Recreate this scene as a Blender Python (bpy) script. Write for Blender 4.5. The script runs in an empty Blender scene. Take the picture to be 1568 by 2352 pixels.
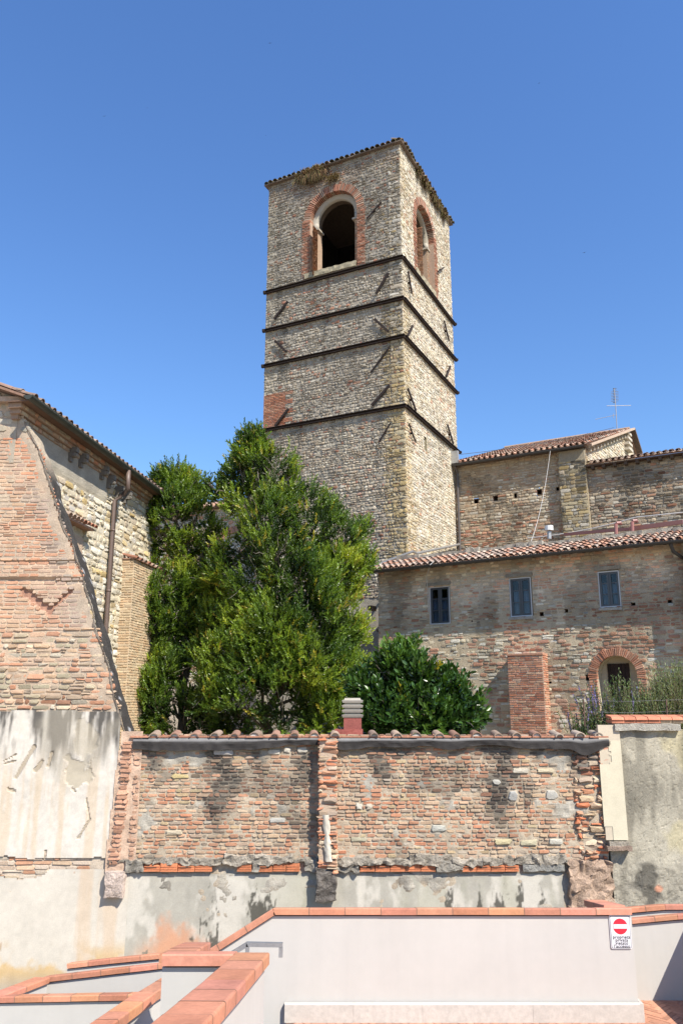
import bpy, math, random
import numpy as np
from mathutils import Vector
R_ = math.radians
scene = bpy.context.scene
col_main = scene.collection

# ---------------------------------------------------------------- camera, sky, sun, exposure
EZ = 3.2
PITCH = 13.7
cam_d = bpy.data.cameras.new("camera"); cam = bpy.data.objects.new("camera", cam_d); col_main.objects.link(cam)
cam.location = (0, 0, EZ); cam.rotation_euler = (R_(90 + PITCH), 0, 0)
cam_d.sensor_fit = 'VERTICAL'; cam_d.sensor_height = 24.0; cam_d.sensor_width = 16.0
cam_d.lens = 24.0 * 1800.3 / 2352.0
cam_d.clip_start = 0.05; cam_d.clip_end = 2000
scene.camera = cam
SUN_EL, SUN_AZ = 47.0, 141.0          # azimuth clockwise from +Y
w = bpy.data.worlds.new("World"); scene.world = w; w.use_nodes = True
nt = w.node_tree; bg = nt.nodes['Background']
sky = nt.nodes.new('ShaderNodeTexSky'); sky.sky_type = 'NISHITA'; sky.sun_disc = False
sky.sun_elevation = R_(SUN_EL); sky.sun_rotation = R_(SUN_AZ)
sky.altitude = 0; sky.air_density = 1.5; sky.dust_density = 0.0; sky.ozone_density = 10.0
hs = nt.nodes.new('ShaderNodeHueSaturation'); hs.inputs['Saturation'].default_value = 1.06; hs.inputs['Hue'].default_value = 0.507; hs.inputs['Value'].default_value = 1.12
nt.links.new(sky.outputs[0], hs.inputs['Color']); nt.links.new(hs.outputs[0], bg.inputs[0]); bg.inputs[1].default_value = 0.098
sd = bpy.data.lights.new("sun", 'SUN'); so = bpy.data.objects.new("sun", sd); col_main.objects.link(so)
sd.energy = 5.0; sd.angle = R_(0.5); sd.color = (1.0, 0.935, 0.83)
to_sun = Vector((math.sin(R_(SUN_AZ)) * math.cos(R_(SUN_EL)), math.cos(R_(SUN_AZ)) * math.cos(R_(SUN_EL)), math.sin(R_(SUN_EL))))
so.rotation_euler = to_sun.to_track_quat('Z', 'Y').to_euler(); so.location = (20, -20, 40)
vs = scene.view_settings; vs.view_transform = 'Standard'; vs.look = 'None'; vs.exposure = 0.84; vs.gamma = 1.0

# ---------------------------------------------------------------- numeric helpers
F_, CX, CY, P_ = 1800.3, 784.0, 1176.0, R_(PITCH)
def ray(dx, dy):
    a = (dx - CX) / F_; b = (CY - dy) / F_
    return np.array([a, math.cos(P_) - b * math.sin(P_), math.sin(P_) + b * math.cos(P_)])
class Fr:                                  # a vertical plane in plan: origin, heading clockwise from +Y, outward normal
    def __init__(s, o, az):
        s.o = np.array(o, float); a = R_(az); s.az = az
        s.t = np.array([math.sin(a), math.cos(a)]); s.n = np.array([s.t[1], -s.t[0]])
    def hit(s, dx, dy, w=0.0):
        d = ray(dx, dy); oo = s.o + s.n * w; k = (oo @ s.n) / (d[:2] @ s.n); p = d * k
        return float((p[:2] - s.o) @ s.t), float(p[2] + EZ)
    def plan(s, u, w=0.0): return s.o + s.t * u + s.n * w
    def P(s, u, w, z):
        u = np.asarray(u, float); w = np.broadcast_to(np.asarray(w, float), u.shape); z = np.broadcast_to(np.asarray(z, float), u.shape)
        return np.stack([s.o[0] + s.t[0] * u + s.n[0] * w, s.o[1] + s.t[1] * u + s.n[1] * w, z], -1)
    def off(s, w): return Fr(s.o + s.n * w, s.az)
def conv(zm, ox, oy): return lambda x, y: ((x / zm + ox) / 1.0887, (y / zm + oy) / 1.0887)
z1 = conv(2.6133, 620, 300); z2 = conv(2.6133, 620, 750); z3 = conv(2.3866, 1050, 1000); z4 = conv(1.943, 900, 1350)
z5 = conv(2.6125, 0, 950); z7 = conv(1.8233, 0, 1750); z8 = conv(1.8296, 850, 1750); zo = conv(5.107, 1400, 940)
zs = conv(6.101, 1450, 2240); za = conv(3.6465, 0, 2330); zb = conv(3.6465, 330, 2300); zt = conv(6.128, 1350, 1550)

TAB = np.random.RandomState(7).rand(8, 256, 256)
def vn(x, y, k=0):
    x = np.asarray(x, float); y = np.asarray(y, float)
    xi = np.floor(x).astype(int); yi = np.floor(y).astype(int); fx = x - xi; fy = y - yi
    fx = fx * fx * (3 - 2 * fx); fy = fy * fy * (3 - 2 * fy); T = TAB[k % 8]
    a = T[xi & 255, yi & 255]; b = T[(xi + 1) & 255, yi & 255]; c = T[xi & 255, (yi + 1) & 255]; d = T[(xi + 1) & 255, (yi + 1) & 255]
    return (a * (1 - fx) + b * fx) * (1 - fy) + (c * (1 - fx) + d * fx) * fy
def fbm(x, y, k=0, o=4):
    s = 0; a = .5; t = 0
    for i in range(o):
        s = s + a * vn(np.asarray(x) * 2 ** i + 17.3 * i, np.asarray(y) * 2 ** i + 9.1 * i, k + i); t += a; a *= .5
    return s / t
def sst(a, b, x): t = np.clip((np.asarray(x, float) - a) / (b - a), 0, 1); return t * t * (3 - 2 * t)
def mixc(a, b, f): f = np.asarray(f)[..., None]; return np.asarray(a) * (1 - f) + np.asarray(b) * f
def pick(pal, r, r2, dv=.18):
    pal = np.asarray(pal, float); i = np.minimum((r * len(pal)).astype(int), len(pal) - 1)
    return pal[i] * (1 + dv * (2 * r2 - 1))[..., None]

# ---------------------------------------------------------------- mesh builder
ALBEDO = 0.80                               # brings the palettes below to their real-world albedo
class MB:
    def __init__(s): s.v = []; s.c = []; s.p = []; s.n = 0
    def add(s, V, polys, color=(.5, .5, .5)):
        V = np.asarray(V, float).reshape(-1, 3); c = np.asarray(color, float)
        if c.ndim == 1: c = np.tile(c, (len(V), 1))
        s.v.append(V); s.c.append(c)
        for p in polys:
            p = np.asarray(p, int)
            if p.size: s.p.append((p if p.ndim == 2 else p[None]) + s.n)
        s.n += len(V)
    def box(s, fr, u0, u1, w0, w1, z0, z1, color=(.5, .5, .5)):
        u = np.array([u0, u1, u1, u0, u0, u1, u1, u0]); w_ = np.array([w0, w0, w1, w1, w0, w0, w1, w1]); z = np.array([z0] * 4 + [z1] * 4)
        s.add(fr.P(u, w_, z), [[[0, 3, 2, 1], [4, 5, 6, 7], [0, 1, 5, 4], [1, 2, 6, 5], [2, 3, 7, 6], [3, 0, 4, 7]]], color)
    def bar(s, a, b, wd, th, up=(0, 0, 1), color=(.5, .5, .5)):       # rectangular bar a->b
        a = np.asarray(a, float); b = np.asarray(b, float); d = b - a; d /= np.linalg.norm(d)
        sx = np.cross(d, up); sx /= max(1e-9, np.linalg.norm(sx)); uy = np.cross(sx, d)
        V = [q + sx * i * wd / 2 + uy * j * th / 2 for q in (a, b) for i, j in ((-1, -1), (1, -1), (1, 1), (-1, 1))]
        s.add(V, [[[0, 3, 2, 1], [4, 5, 6, 7], [0, 1, 5, 4], [1, 2, 6, 5], [2, 3, 7, 6], [3, 0, 4, 7]]], color)
    def tube(s, pts, r, seg=8, color=(.5, .5, .5), cap=True):
        pts = [np.asarray(p, float) for p in pts]; n = len(pts); r = [r] * n if np.isscalar(r) else r; V = []
        for i, p in enumerate(pts):
            d = pts[min(i + 1, n - 1)] - pts[max(i - 1, 0)]; d /= max(1e-9, np.linalg.norm(d))
            a = np.cross(d, (0, 0, 1.0)) if abs(d[2]) < .9 else np.cross(d, (0, 1.0, 0)); a /= np.linalg.norm(a); b = np.cross(d, a)
            for k in range(seg): t = 2 * math.pi * k / seg; V.append(p + (a * math.cos(t) + b * math.sin(t)) * r[i])
        Q = [[i * seg + k, i * seg + (k + 1) % seg, (i + 1) * seg + (k + 1) % seg, (i + 1) * seg + k] for i in range(n - 1) for k in range(seg)]
        pol = [Q]
        if cap: pol += [[list(range(seg))[::-1]], [list(range((n - 1) * seg, n * seg))]]
        s.add(V, pol, color)
    def grid(s, P, mask=None, color=(.5, .5, .5), flip=False):        # P (a,b,3)
        a, b = P.shape[:2]; I = np.arange(a * b).reshape(a, b)
        q = np.stack([I[:-1, :-1], I[1:, :-1], I[1:, 1:], I[:-1, 1:]], -1)
        if mask is not None: q = q[mask]
        q = q.reshape(-1, 4)
        if flip: q = q[:, ::-1]
        c = np.asarray(color, float)
        if c.ndim > 1: c = c.reshape(-1, 3)
        s.add(P.reshape(-1, 3), [q], c)
    def build(s, name, mat, parent=None, smooth=False):
        me = bpy.data.meshes.new(name); V = np.concatenate(s.v); C = np.concatenate(s.c)
        me.vertices.add(len(V)); me.vertices.foreach_set('co', V.astype(np.float32).ravel())
        li = np.concatenate([p.ravel() for p in s.p]); ct = np.concatenate([np.full(len(p), p.shape[1]) for p in s.p])
        st = np.concatenate([[0], np.cumsum(ct)[:-1]])
        me.loops.add(len(li)); me.loops.foreach_set('vertex_index', li.astype(np.int32))
        me.polygons.add(len(ct)); me.polygons.foreach_set('loop_start', st.astype(np.int32))
        me.polygons.foreach_set('use_smooth', np.full(len(ct), smooth))
        at = me.color_attributes.new('col', 'FLOAT_COLOR', 'POINT'); C = C * (1.0 if 'leaf' in mat.name else ALBEDO)
        at.data.foreach_set('color', np.concatenate([np.clip(C, 0, 1), np.ones((len(C), 1))], 1).astype(np.float32).ravel())
        me.update(calc_edges=True); me.validate()
        me.materials.append(mat)
        o = bpy.data.objects.new(name, me); col_main.objects.link(o)
        if parent is not None: parent_keep(o, parent)
        return o
def parent_keep(o, p):
    o.parent = p; o.matrix_parent_inverse = WM(p).inverted()
def WM(p):
    from mathutils import Matrix
    m = Matrix.Translation(p.location) @ p.rotation_euler.to_matrix().to_4x4()
    return (WM(p.parent) @ p.matrix_parent_inverse @ m) if p.parent else m
def tag(o, label=None, cat=None, group=None, kind=None):
    if label: o['label'] = label
    if cat: o['category'] = cat
    if group: o['group'] = group
    if kind: o['kind'] = kind
    return o
def thing(name, label, cat, loc=(0, 0, 0), group=None):
    o = bpy.data.objects.new(name, None); col_main.objects.link(o); o.location = loc; o.empty_display_size = .2
    return tag(o, label, cat, group)
def struct(name, mb, mat):
    o = mb.build(name, mat); o['kind'] = 'structure'; return o

# ---------------------------------------------------------------- materials
def mat(name, rough=.9, spec=.25, attr=True, base=(.5, .5, .5), n1=(8, .25), n2=(60, .25), bump=(40, .4, .01), metal=0.0, streak=None):
    m = bpy.data.materials.new(name); m.use_nodes = True; t = m.node_tree; N = t.nodes; L = t.links; b = N['Principled BSDF']
    b.inputs['Roughness'].default_value = rough; b.inputs['Specular IOR Level'].default_value = spec; b.inputs['Metallic'].default_value = metal
    tc = N.new('ShaderNodeTexCoord')
    if attr: a = N.new('ShaderNodeAttribute'); a.attribute_name = 'col'; out = a.outputs['Color']
    else: a = N.new('ShaderNodeRGB'); a.outputs[0].default_value = (*base, 1); out = a.outputs[0]
    for sc, am in (n1, n2):
        if am <= 0: continue
        nz = N.new('ShaderNodeTexNoise'); nz.inputs['Scale'].default_value = sc; nz.inputs['Detail'].default_value = 5; nz.inputs['Roughness'].default_value = .65
        L.new(tc.outputs['Object'], nz.inputs['Vector'])
        mr = N.new('ShaderNodeMapRange'); mr.inputs[1].default_value = .25; mr.inputs[2].default_value = .75; mr.inputs[3].default_value = 1 - am; mr.inputs[4].default_value = 1 + am
        L.new(nz.outputs[0], mr.inputs[0])
        mx = N.new('ShaderNodeMix'); mx.data_type = 'RGBA'; mx.blend_type = 'MULTIPLY'; mx.inputs[0].default_value = 1
        L.new(out, mx.inputs[6]); L.new(mr.outputs[0], mx.inputs[7]); out = mx.outputs[2]
    if streak:                                   # rain streaks running down
        mp = N.new('ShaderNodeMapping'); mp.inputs['Scale'].default_value = (7, 7, .35); L.new(tc.outputs['Object'], mp.inputs['Vector'])
        nz = N.new('ShaderNodeTexNoise'); nz.inputs['Scale'].default_value = 1.0; nz.inputs['Detail'].default_value = 6; nz.inputs['Roughness'].default_value = .6; L.new(mp.outputs[0], nz.inputs['Vector'])
        mr = N.new('ShaderNodeMapRange'); mr.inputs[1].default_value = .42; mr.inputs[2].default_value = .72; mr.inputs[3].default_value = 1; mr.inputs[4].default_value = 1 - streak; L.new(nz.outputs[0], mr.inputs[0])
        mx = N.new('ShaderNodeMix'); mx.data_type = 'RGBA'; mx.blend_type = 'MULTIPLY'; mx.inputs[0].default_value = 1
        L.new(out, mx.inputs[6]); L.new(mr.outputs[0], mx.inputs[7]); out = mx.outputs[2]
    L.new(out, b.inputs['Base Color'])
    if bump:
        nz = N.new('ShaderNodeTexNoise'); nz.inputs['Scale'].default_value = bump[0]; nz.inputs['Detail'].default_value = 6; nz.inputs['Roughness'].default_value = .7
        L.new(tc.outputs['Object'], nz.inputs['Vector'])
        bp = N.new('ShaderNodeBump'); bp.inputs['Strength'].default_value = bump[1]; bp.inputs['Distance'].default_value = bump[2]
        L.new(nz.outputs[0], bp.inputs['Height']); L.new(bp.outputs[0], b.inputs['Normal'])
    return m
M_stone = mat('weathered_stone', n1=(3, .12), n2=(40, .28), bump=(30, .8, .03))
M_brick = mat('old_brick', n1=(5, .15), n2=(45, .25), bump=(45, .7, .015))
M_plaster = mat('old_plaster', n1=(4, .06), n2=(50, .10), bump=(60, .4, .006))
M_rough = mat('rough_mortar', n1=(5, .2), n2=(50, .35), bump=(25, 1.0, .04))
M_rend = mat('trowelled_render', n1=(4, .12), n2=(30, .2), bump=(18, .6, .018))
M_tile = mat('clay_tile', rough=.85, n1=(6, .2), n2=(45, .3), bump=(50, .4, .01))
M_cop = mat('terracotta_coping', rough=.75, spec=.25, attr=True, n1=(3.5, .22), n2=(30, .16), bump=(90, .25, .002))
M_white = mat('white_render', attr=True, n1=(1.1, .035), n2=(9, .02), bump=(140, .25, .002), streak=.03)
M_trav = mat('travertine', attr=True, n1=(3, .06), n2=(22, .14), bump=(30, .3, .004))
M_iron = mat('rusty_iron', rough=.8, attr=True, n1=(5, .3), n2=(50, .4), bump=(60, .4, .004))
M_dark = mat('dark_metal', rough=.5, spec=.5, attr=True, n1=(3, .15), n2=(20, .1), bump=None)
M_galv = mat('galvanised_steel', rough=.45, spec=.5, metal=.6, attr=True, n1=(6, .1), n2=(40, .12), bump=None)
M_wood = mat('old_wood', attr=True, n1=(8, .25), n2=(40, .25), bump=(30, .5, .01))
M_felt = mat('bitumen_membrane', rough=.85, attr=True, n1=(3, .2), n2=(70, .2), bump=(25, .5, .01))
M_paint = mat('painted_sheet', rough=.35, spec=.5, attr=True, n1=(3, .02), n2=(20, .02), bump=None)
M_soil = mat('soil', attr=True, n1=(1, .3), n2=(20, .4), bump=(12, .8, .05))
M_bark = mat('bark', attr=True, n1=(6, .3), n2=(30, .3), bump=(20, .8, .02))
M_dry = mat('dry_weed', attr=True, n1=(3, .2), n2=(30, .2), bump=None)
M_bird = mat('bird_feather', rough=.7, attr=True, n1=(3, .1), n2=(30, .1), bump=None)
M_cloth = mat('curtain_cloth', attr=True, n1=(5, .1), n2=(30, .1), bump=None)
def leaf_mat(name, tr=.35, rough=.4):
    m = bpy.data.materials.new(name); m.use_nodes = True; t = m.node_tree; N = t.nodes; L = t.links; b = N['Principled BSDF']
    b.inputs['Roughness'].default_value = rough; b.inputs['Specular IOR Level'].default_value = .5
    a = N.new('ShaderNodeAttribute'); a.attribute_name = 'col'; L.new(a.outputs['Color'], b.inputs['Base Color'])
    tl = N.new('ShaderNodeBsdfTranslucent'); mx = N.new('ShaderNodeMix'); mx.data_type = 'RGBA'; mx.blend_type = 'MULTIPLY'; mx.inputs[0].default_value = 1
    L.new(a.outputs['Color'], mx.inputs[6]); mx.inputs[7].default_value = (1.9, 1.8, .6, 1); L.new(mx.outputs[2], tl.inputs['Color'])
    ms = N.new('ShaderNodeMixShader'); ms.inputs[0].default_value = tr
    L.new(b.outputs[0], ms.inputs[1]); L.new(tl.outputs[0], ms.inputs[2]); L.new(ms.outputs[0], N['Material Output'].inputs['Surface'])
    return m
M_leaf = leaf_mat('laurel_leaf'); M_leaf2 = leaf_mat('glossy_leaf', .25, .28); M_leaf3 = leaf_mat('soft_leaf', .3, .6)
def glass_mat():
    m = bpy.data.materials.new('window_glass'); m.use_nodes = True; t = m.node_tree; N = t.nodes; L = t.links
    N.remove(N['Principled BSDF']); g = N.new('ShaderNodeBsdfGlossy'); g.inputs['Roughness'].default_value = .03
    tr = N.new('ShaderNodeBsdfTransparent'); tr.inputs[0].default_value = (.72, .78, .85, 1); fr = N.new('ShaderNodeFresnel'); fr.inputs[0].default_value = 1.5
    ms = N.new('ShaderNodeMixShader'); L.new(fr.outputs[0], ms.inputs[0]); L.new(tr.outputs[0], ms.inputs[1]); L.new(g.outputs[0], ms.inputs[2])
    L.new(ms.outputs[0], N['Material Output'].inputs['Surface']); return m
M_glass = glass_mat()

# ---------------------------------------------------------------- masonry generators
def runs(ok, us):
    out = []; st = None
    for k, f in enumerate(ok):
        if f and st is None: st = k
        if (not f or k == len(ok) - 1) and st is not None:
            e = k if not f else k + 1
            if us[min(e, len(us) - 1)] - us[st] > .05: out.append((us[st], us[min(e, len(us) - 1)]))
            st = None
    return out
def masonry(mb, fr, u0, u1, za_, zb_, hr, lr, inside, colfn, seed=1, joint=.012, jit=.008, relief=(.012, .04), wob=.012, dome=.0, split=.1, tilt=.12, miss=.0, base=-.02, cham=.22):
    rng = np.random.RandomState(seed); S = []; z = za_; us = np.arange(u0, u1 + .011, .02)
    while z < zb_ - .02:
        h = rng.uniform(*hr); zt_ = min(z + h, zb_)
        if zb_ - zt_ < hr[0] * .5: zt_ = zb_
        zm = .5 * (z + zt_)
        ok = inside(us, np.full_like(us, zm)) if inside else np.ones(len(us), bool)
        for a, b in runs(ok, us):
            x = a; first = True
            while x < b - .03:
                l = rng.uniform(*lr) * (h / (.5 * (hr[0] + hr[1]))) ** .5
                if rng.rand() < .25: l *= .55
                if first and rng.rand() < .5: l *= .5
                first = False; e = x + l
                if b - e < lr[0] * .5: e = b
                if rng.rand() >= miss:
                    if rng.rand() < split and h > .075:
                        m = z + (zt_ - z) * rng.uniform(.38, .62); S += [(x, e, z, m), (x, e, m, zt_)]
                    else: S.append((x, e, z, zt_))
                x = e
        z = zt_
    S = np.array(S); n = len(S)
    if n == 0: return
    cu = .5 * (S[:, 0] + S[:, 1]); cz = .5 * (S[:, 2] + S[:, 3]); R = rng.rand(n, 8)
    # eight-cornered outline
    ch = cham; U = np.array([ch, 1 - ch, 1, 1, 1 - ch, ch, 0, 0]); Zf = np.array([0, 0, .3, .7, 1, 1, .7, .3])
    j = joint * (.6 + .8 * rng.rand(n, 1))
    L = S[:, 1:2] - S[:, 0:1] - j; H = S[:, 3:4] - S[:, 2:3] - j
    L = np.maximum(L, .02); H = np.maximum(H, .015)
    cc = np.minimum(H / L, 1.0)
    Ux = np.where((U[None] == ch), ch * cc, np.where(U[None] == 1 - ch, 1 - ch * cc, U[None]))
    uu = cu[:, None] + (Ux - .5) * L + rng.randn(n, 8) * jit; zz = cz[:, None] + (Zf[None] - .5) * H + rng.randn(n, 8) * jit * .7
    wobv = wob * (2 * fbm(cu * .9, cz * 3, 3, 2) - 1); zz = zz + wobv[:, None]
    r = relief[0] + (relief[1] - relief[0]) * R[:, 4:5]
    ins = np.minimum(.3, .35 * .05 / H) if dome == 0 else .26
    fu = cu[:, None] + (uu - cu[:, None]) * (1 - ins * .8 * cc); fz = (cz + wobv)[:, None] + (zz - (cz + wobv)[:, None]) * (1 - ins)
    tl = tilt * (2 * R[:, 5:6] - 1); tl2 = tilt * (2 * R[:, 6:7] - 1)
    fw = r * (1 - dome * .5) + tl * .3 * (fu - cu[:, None]) + tl2 * (fz - cz[:, None])
    C = colfn(cu, cz, R)
    k = 17 if dome > 0 else 16
    V = np.zeros((n, k, 3))
    V[:, :8] = fr.P(uu, np.full_like(uu, base), zz); V[:, 8:16] = fr.P(fu, fw, fz)
    if dome > 0: V[:, 16] = fr.P(cu + rng.randn(n) * L[:, 0] * .1, r[:, 0] * 1.1, cz + wobv + rng.randn(n) * H[:, 0] * .1)
    off = (np.arange(n) * k)[:, None, None]; i = np.arange(8); i2 = (i + 1) % 8
    q = np.stack([i, i2, i2 + 8, i + 8], -1)[None] + off
    pol = [q.reshape(-1, 4)]
    if dome > 0: pol.append((np.stack([i + 8, i2 + 8, np.full(8, 16)], -1)[None] + off).reshape(-1, 3))
    else: pol.append(np.arange(8, 16)[None] + off[:, 0])
    mb.add(V.reshape(-1, 3), pol, np.repeat(C, k, 0))
def sheet(mb, fr, u0, u1, za_, zb_, step, fn, inside=None):          # relief sheet: fn(U,Z) -> (w, colour)
    nu = max(2, int(math.ceil((u1 - u0) / step)) + 1); nz = max(2, int(math.ceil((zb_ - za_) / step)) + 1)
    U, Z = np.meshgrid(np.linspace(u0, u1, nu), np.linspace(za_, zb_, nz), indexing='ij')
    W_, C = fn(U, Z); m = None
    if inside is not None:
        uc = .25 * (U[:-1, :-1] + U[1:, :-1] + U[1:, 1:] + U[:-1, 1:]); zc = .25 * (Z[:-1, :-1] + Z[1:, :-1] + Z[1:, 1:] + Z[:-1, 1:]); m = inside(uc, zc)
    mb.grid(fr.P(U, W_, Z), m, np.broadcast_to(np.asarray(C, float), U.shape + (3,)))
def mortar(col, w0=0.0, amp=.02, sc=3.0, dv=.25, k=2):
    def fn(U, Z):
        n = fbm(U * sc, Z * sc, k); return w0 + amp * (2 * n - 1) * 1.4, np.asarray(col) * (1 - dv + 2 * dv * fbm(U * 2, Z * 2, k + 3))[..., None]
    return fn
def rough_box(mb, fr, u0, u1, w0, w1, za_, zb_, step, amp, col, dv=.3, seed=0):
    def face(A, B, O):
        O, A, B = map(np.asarray, (O, A, B)); na = max(2, int(np.linalg.norm(A) / step) + 1); nb = max(2, int(np.linalg.norm(B) / step) + 1)
        a, b = np.meshgrid(np.linspace(0, 1, na), np.linspace(0, 1, nb), indexing='ij')
        p = O + a[..., None] * A + b[..., None] * B
        k = seed * 3.7
        d = np.stack([fbm(p[..., 1] * 9 + p[..., 2] * 7 + k, p[..., 2] * 9 - p[..., 0] * 5, 1), fbm(p[..., 0] * 9 + p[..., 1] * 4 + k, p[..., 2] * 9 + p[..., 1] * 5, 2), fbm(p[..., 0] * 9 - p[..., 2] * 6 + k, p[..., 1] * 9 + 3 + p[..., 2] * 5, 3)], -1)
        p = p + amp * (2 * d - 1) * 1.6
        c = np.asarray(col) * (1 - dv + 2 * dv * d[..., 1])[..., None]
        mb.grid(fr.P(p[..., 0], p[..., 1], p[..., 2]), None, c)
    du, dw, dz = u1 - u0, w1 - w0, zb_ - za_
    face((du, 0, 0), (0, 0, dz), (u0, w1, za_)); face((0, -dw, 0), (0, 0, dz), (u1, w1, za_)); face((0, dw, 0), (0, 0, dz), (u0, w0, za_))
    face((du, 0, 0), (0, -dw, 0), (u0, w1, zb_)); face((du, 0, 0), (0, dw, 0), (u0, w0, za_))

# palettes (linear albedo)
GREY = [(.40, .36, .29), (.34, .31, .25), (.47, .43, .35), (.29, .27, .22), (.43, .37, .28), (.52, .48, .40), (.37, .31, .23)]
CREAM = [(.64, .575, .44), (.70, .64, .51), (.59, .52, .38), (.66, .57, .41), (.62, .575, .49), (.72, .675, .56), (.56, .47, .35)]
YELL = [(.48, .36, .17), (.44, .34, .19), (.52, .41, .22), (.40, .31, .18), (.47, .40, .26)]
RED = [(.46, .19, .11), (.52, .24, .14), (.40, .16, .095), (.55, .30, .19), (.48, .25, .17)]
PINK = [(.57, .35, .225), (.55, .30, .185), (.59, .41, .275), (.52, .38, .26), (.56, .45, .32), (.48, .25, .155), (.56, .27, .155), (.47, .36, .27), (.55, .41, .265)]
TAN = [(.48, .37, .25), (.42, .33, .23), (.53, .43, .30), (.45, .31, .20), (.38, .30, .22), (.50, .44, .34)]
OR = np.array((.56, .20, .10))

# ================================================================= THE SETTING
FB = Fr((0, 15.5), 90); FW = Fr((0, 9.6), 90); WORLD = Fr((0, 0), 90)   # WORLD: u = x, w = -y
def sheetxy(x0, x1, y0, y1, z, step, colr, amp=.0, sc=1.0):
    mb = MB(); nx = max(2, int((x1 - x0) / step) + 1); ny = max(2, int((y1 - y0) / step) + 1)
    X, Y = np.meshgrid(np.linspace(x0, x1, nx), np.linspace(y0, y1, ny), indexing='ij')
    Z = z + amp * (2 * fbm(X * sc, Y * sc, 1) - 1); mb.grid(np.stack([X, Y, Z], -1), None, np.asarray(colr) * (.75 + .5 * fbm(X * .7, Y * .7, 4))[..., None]); return mb
struct('ground', sheetxy(-700, 700, -200, 1200, -3.0, 25, (.46, .39, .30)), M_soil)
struct('garden_soil', sheetxy(-30, 40, 15.9, 75, 1.9, .8, (.34, .29, .19), .12, .5), M_soil)
PZ = -.17
# herringbone pavement in front of the main parapet
mb = MB(); rng = random.Random(3)
mb.box(WORLD, -.60, 9.0, -10.6, 2.0, -3.0, PZ - .012, (.70, .46, .33))
Lb, Wb = .25, .0625
def brick_top(cx, cy, ax):
    l, wd = (Lb - .006, Wb - .006); c = np.array((.52, .235, .145)) * rng.uniform(.8, 1.2); c = c * .75 + .25 * np.array((.55, .36, .25)) * rng.uniform(.6, 1.3)
    ca, sa = math.cos(ax), math.sin(ax); pts = []
    zt_ = PZ + rng.uniform(-.002, .002)
    for (sx, sy, zz) in [(-1, -1, -.02), (1, -1, -.02), (1, 1, -.02), (-1, 1, -.02), (-1, -1, 0), (1, -1, 0), (1, 1, 0), (-1, 1, 0)]:
        x, y = sx * l / 2, sy * wd / 2; pts.append((cx + x * ca - y * sa, cy + x * sa + y * ca, zt_ + zz))
    mb.add(pts, [[[4, 5, 6, 7], [0, 1, 5, 4], [1, 2, 6, 5], [2, 3, 7, 6], [3, 0, 4, 7]]], c)
s2 = math.sqrt(.5)
for i in range(-140, 140):
    for k in range(-40, 40):
        # herringbone cell: step (Wb,Wb) along the zig-zag, (Lb,-Lb) across
        for ori in (0, 1):
            gx = i * Wb + k * Lb * 1.0 + (Lb / 2 if ori == 0 else Lb + Wb / 2 - Wb)
            gy = i * Wb - k * Lb * 1.0 + (Wb / 2 if ori == 0 else Lb / 2 + 0)
            if ori == 1: gx = i * Wb + k * Lb + Lb + Wb / 2; gy = i * Wb - k * Lb - Lb / 2 + Wb
            X = 2.5 + (gx - gy) * s2; Y = 8.5 + (gx + gy) * s2
            if -.55 < X < 6 and 7.2 < Y < 10.45: brick_top(X, Y, R_(45) + (R_(90) if ori else 0))
struct('pavement', mb, M_cop)

# ================================================================= BELL TOWER
TC = np.array([.0855 * 28.5, 28.5]); AZL = 180 - 63.55
TL = Fr(TC, AZL); TR = Fr(TC, AZL - 90); TWS = 6.42; TTOP = 26.2
tower = thing('bell_tower', 'tall square stone bell tower with arched openings and black iron bands', 'tower', (*TC, 1.9))
ARC = -3.12; ARC2 = 2.90; SPR = 23.72; RO = 1.47; RI = 1.13; SILL = 21.2
def arch_in(c, r, zb0): return lambda U, Z: (np.abs(U - c) < r) & (Z > zb0) & ((Z < SPR) | ((U - c) ** 2 + (Z - SPR) ** 2 < r * r))
aL = arch_in(ARC, RO - .03, 20.95); aR = arch_in(ARC2, RO - .03, 20.95)
brk = lambda U, Z: (U < -5.35 + .35 * np.floor(Z * 5 % 2)) & (Z > 14.45) & (Z < 15.95)
BANDS = [20.78, 18.94, 17.28, 14.36]
def under(z):                                                      # lichen runs below the iron bands
    s = np.zeros_like(z)
    for b in BANDS: s = np.maximum(s, np.where((z < b), np.exp(-(b - z) / .5), 0))
    return s
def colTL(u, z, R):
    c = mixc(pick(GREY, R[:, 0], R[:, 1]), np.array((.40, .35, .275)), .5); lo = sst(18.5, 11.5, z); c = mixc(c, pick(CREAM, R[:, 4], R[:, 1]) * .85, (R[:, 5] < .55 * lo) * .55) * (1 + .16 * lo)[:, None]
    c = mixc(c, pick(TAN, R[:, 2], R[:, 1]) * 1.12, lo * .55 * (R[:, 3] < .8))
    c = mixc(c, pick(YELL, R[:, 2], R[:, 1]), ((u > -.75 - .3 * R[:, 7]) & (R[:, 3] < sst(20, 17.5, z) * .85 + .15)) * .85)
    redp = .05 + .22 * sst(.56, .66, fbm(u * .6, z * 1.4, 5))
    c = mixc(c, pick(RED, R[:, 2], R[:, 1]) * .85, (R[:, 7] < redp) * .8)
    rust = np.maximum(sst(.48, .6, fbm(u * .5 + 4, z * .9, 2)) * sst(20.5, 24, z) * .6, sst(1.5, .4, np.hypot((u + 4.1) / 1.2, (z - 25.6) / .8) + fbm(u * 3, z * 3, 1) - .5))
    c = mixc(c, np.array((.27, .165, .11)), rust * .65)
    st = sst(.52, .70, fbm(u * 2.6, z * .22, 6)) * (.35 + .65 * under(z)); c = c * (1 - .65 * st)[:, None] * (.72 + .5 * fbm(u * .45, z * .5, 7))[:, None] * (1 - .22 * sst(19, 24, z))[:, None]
    return c
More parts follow.
